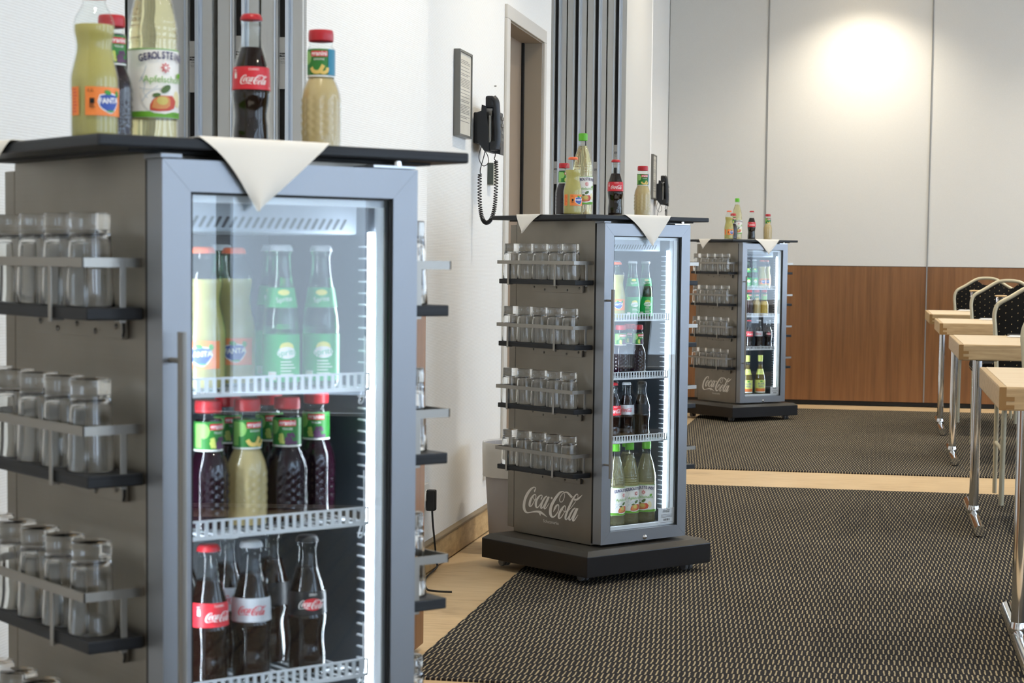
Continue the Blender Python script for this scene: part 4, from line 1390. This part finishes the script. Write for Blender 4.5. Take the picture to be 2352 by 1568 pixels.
# place settings: folder, pen, upturned tumbler with a wrapped sweet
WHT = ['nearest', 'second', 'third', 'rearmost']
sw = None
for k, (b0, b1, a0, _) in enumerate(TB):
    zt = .7455
    fa = [.66, .570, .588, .556][k]
    f = MB().bbox(fa, fa + .30, b1 - .225, b1 - .012, zt, zt + .008, .002).build('writing_folder', 'black_leather')
    tag(f, 'black writing folder lying on the %s table' % WHT[k], 'folder', 'writing folders on the tables')
    pn = MB()
    pn.tube([(fa - .005, b1 - .245, zt + .0052), (fa + .135, b1 - .240, zt + .0052)], .0048, 10)
    pn.tube([(fa - .005, b1 - .245, zt + .0052), (fa - .018, b1 - .2455, zt + .0050)], [.0046, .0012], 10)
    tag(pn.build('pen', 'print_white'), 'white pen lying before the folder on the %s table' % WHT[k], 'pen', 'white pens on the tables')
    lx, ly = [(.78, 5.70), (.692, 8.28), (.692, 10.78), (.650, 12.74)][k]
    put_tumbler((lx, ly, zt + .0084), 'upturned tumbler standing on the %s table' % WHT[k], 'upturned tumblers on the tables')
    rows = cr([(0, 0), (.026, .0), (.033, .002), (.034, .005), (.028, .0085), (.010, .0095), (0, .0095)], 3)
    if sw is None:
        sw = MB().lathe(rows, 28, dis=lambda a, z: .0010 * math.sin(13 * a)).build('wrapped_sweet', 'gold_wrap')
        o = sw
    else:
        o = sw.copy(); COL.objects.link(o)
    o.location = (lx, ly, zt + .1277)
    tag(o, 'round gold-wrapped sweet on the upturned tumbler of the %s table' % WHT[k], 'sweet', 'gold-wrapped sweets on the tables')

# ------------------------------------------------------------------ things on and by the left wall
def picture(a, b0, b1, z0, z1, label):
    r = empty('notice_frame', (a, b0, z0), 0, label, 'picture frame', 'framed notices on the left wall')
    w, h, d, t = b1 - b0, z1 - z0, .024, .009
    fr = MB()
    fr.bbox(0, d, 0, t, 0, h, .0012); fr.bbox(0, d, w - t, w, 0, h, .0012)
    fr.bbox(0, d, t, w - t, 0, t, .0012); fr.bbox(0, d, t, w - t, h - t, h, .0012)
    fr.build('frame', 'frame_grey', r)
    MB().box(.010, .019, t, w - t, t, h - t).build('notice', 'paper', r)
    ln = MB()
    random.seed(3)
    z = h - .035
    while z > .05:
        e = w - t - .02 - (.05 * random.random() if random.random() < .3 else 0)
        ln.box(.019, .0193, t + .018, e, z, z + .0022)
        z -= .0055 if random.random() < .8 else .012
    ln.build('notice_text', 'paper_text', r)
    MB().box(.0205, .0220, t, w - t, t, h - t).build('pane', 'picture_glass', r)
    return r
picture(-1.4695, 6.555, 6.763, 1.483, 1.787, 'grey framed notice beside the wall telephone near the doorway')
picture(-1.5395, 13.10, 13.31, 1.480, 1.787, 'distant grey framed notice beside the far wall telephone')

def phone(a, b, label, far=False):
    r = empty('wall_telephone', (a, b, 0), 0, label, 'telephone', 'wall telephones')
    # local: x away from the wall, y along the wall, z up
    MB().bbox(0, .026, .03, .13, 1.477, 1.592, .004).build('wall_bracket', 'phone_black', r)
    prof = [(.022, 1.592), (.032, 1.592), (.034, 1.617), (.050, 1.612), (.062, 1.455), (.094, 1.440), (.096, 1.452), (.094, 1.590), (.090, 1.595), (.068, 1.440), (.050, 1.446), (.022, 1.485)]
    MB().prism([(.020, 1.590), (.034, 1.594), (.036, 1.617), (.052, 1.612), (.060, 1.540), (.064, 1.462), (.066, 1.446), (.048, 1.446), (.020, 1.484)], .0, .165).build('body', 'phone_black', r)
    MB().prism([(.064, 1.600), (.094, 1.592), (.099, 1.500), (.098, 1.436), (.064, 1.446)], .050, .110).build('keypad_block', 'phone_black', r)
    ky = MB()
    for i in range(4):
        for j in range(3):
            z = 1.565 - i * .026
            ky.bbox(.0975, .1005, .058 + j * .016, .068 + j * .016, z, z + .012, .001)
    ky.build('keys', 'frame_grey', r)
    MB().bbox(.062, .070, .004, .050, 1.478, 1.578, .003).build('cradle_plate', 'phone_grey', r)
    # handset
    hs = MB()
    hp = cr([(.072, 1.640), (.082, 1.628), (.086, 1.600), (.089, 1.550), (.091, 1.510), (.090, 1.480), (.084, 1.458)], 4)
    hs.tube([(x, .026, z) for x, z in hp], [.018 + .003 * abs(2 * i / (len(hp) - 1) - 1) ** 2 for i in range(len(hp))], 14, squash=(.78, 1.15))
    hs.bbox(.048, .080, .004, .048, 1.606, 1.650, .008)
    hs.bbox(.060, .092, .004, .048, 1.449, 1.486, .008)
    hs.build('handset', 'phone_black', r)
    # coiled cord
    line = cr([(.086, .026, 1.412), (.088, .028, 1.36), (.086, .028, 1.29), (.082, .026, 1.235), (.070, .022, 1.196), (.054, .020, 1.184), (.040, .020, 1.196), (.030, .022, 1.235), (.026, .024, 1.30), (.026, .026, 1.365)], 12)
    n = len(line)
    pts = []
    turns = 58
    steps = turns * 9
    acc = 0.0
    for i in range(steps + 1):
        f = i / steps * (n - 1)
        k = min(int(f), n - 2)
        t = f - k
        P = Vector(line[k]).lerp(Vector(line[k + 1]), t)
        T = (Vector(line[k + 1]) - Vector(line[k])).normalized()
        U = Vector((0, 1, 0))
        V = T.cross(U).normalized()
        a_ = 2 * PI * i / 9
        pts.append(P + U * (.0068 * math.cos(a_)) + V * (.0068 * math.sin(a_)))
    MB().tube(pts, .0019, 5).build('coiled_cord', 'black_rubber', r)
    cd = MB()
    cd.tube(cr([(.084, .026, 1.45), (.083, .026, 1.43), (.080, .026, 1.42), (.086, .033, 1.412)], 4), .0018, 6)
    cd.tube(cr([(.026, .033, 1.367), (.028, .028, 1.385), (.040, .03, 1.43), (.046, .03, 1.46)], 4), .0018, 6)
    cd.tube(cr([(.030, .04, 1.470), (.020, .04, 1.44), (.022, .035, 1.415), (.038, .03, 1.394), (.056, .032, 1.405), (.054, .034, 1.43), (.040, .035, 1.455), (.034, .04, 1.475)], 5), .0015, 6)
    cd.build('straight_cord', 'black_rubber', r)
    return r
phone(-1.4695, 6.87, 'black wall telephone with coiled cord beside the doorway')
phone(-1.5395, 13.33, 'distant black wall telephone with coiled cord at the far end of the left wall')
jb = MB().bbox(-1.4695, -1.446, 7.165, 7.225, 1.335, 1.420, .002).build('junction_box', 'box_grey')
tag(jb, 'small grey wiring box under the nearer wall telephone', 'wiring box')
MB().box(-1.4690, -1.4465, 7.1630, 7.1648, 1.336, 1.419).build('shaded_side', 'box_shade', jb)  # dark sheet painting the shade on the box's side
nl = MB().tube([(-1.4695, 7.28, 1.722), (-1.4610, 7.28, 1.722)], .0022, 8).build('wall_nail', 'steel_dark')
tag(nl, 'tiny nail in the wall above the nearer telephone', 'nail')

def outlet(b, z, n, label):
    r = empty('wall_outlet', (-1.4695, b, z), 0, label, 'outlet')
    MB().bbox(0, .010, 0, .08, 0, .08 * n, .002).build('cover', 'outlet_white', r)
    for k in range(n):
        c = MB().lathe([(0, .0108), (.019, .0108), (.021, .0135), (.021, .010)], 22)
        c.v = [(zz, .04 + x, .04 + .08 * k + y) for x, y, zz in c.v]
        c.build('socket', 'outlet_white', r)
    return r
outlet(7.135, .195, 1, 'white wall outlet beside the waste bin')
outlet(6.108, .215, 1, 'white wall outlet with a black plug near the skirting')
pg = empty('power_plug', (-1.458, 6.150, .255), 0, 'black power plug in the wall outlet with cord to the floor', 'plug')
MB().bbox(0, .030, -.018, .018, -.05, .02, .005).build('plug_body', 'black_rubber', pg)
MB().tube(cr([(.018, 0, -.05), (.019, .01, -.10), (.020, .04, -.18), (.020, .06, -.232), (.024, .05, -.2495), (.040, -.18, -.2495), (.085, -.36, -.2495), (.120, -.402, -.2495), (.178, -.403, -.2495)], 6), .0034, 8).build('cord', 'black_rubber', pg)

bn = empty('waste_bin', (-1.262, 6.77, 0), 0, 'light grey tapered waste bin with a plastic liner behind the middle cooler', 'bin')
MB().lathe([(0, .004), (.098, .004), (.100, .0), (.104, .01), (.128, .372), (.132, .374), (.132, .380), (.126, .380), (.124, .37), (.100, .012), (0, .012)], 40).build('body', 'bin_grey', bn)
MB().lathe([(.120, .30), (.127, .375), (.131, .386), (.1345, .380), (.1345, .35), (.1315, .27), (.1318, .262)], 60, dis=lambda a, z: .0016 * math.sin(7 * a) + .0012 * math.sin(17 * a + 30 * z) + (.010 * 0)).build('liner_bag', 'bag_film', bn)
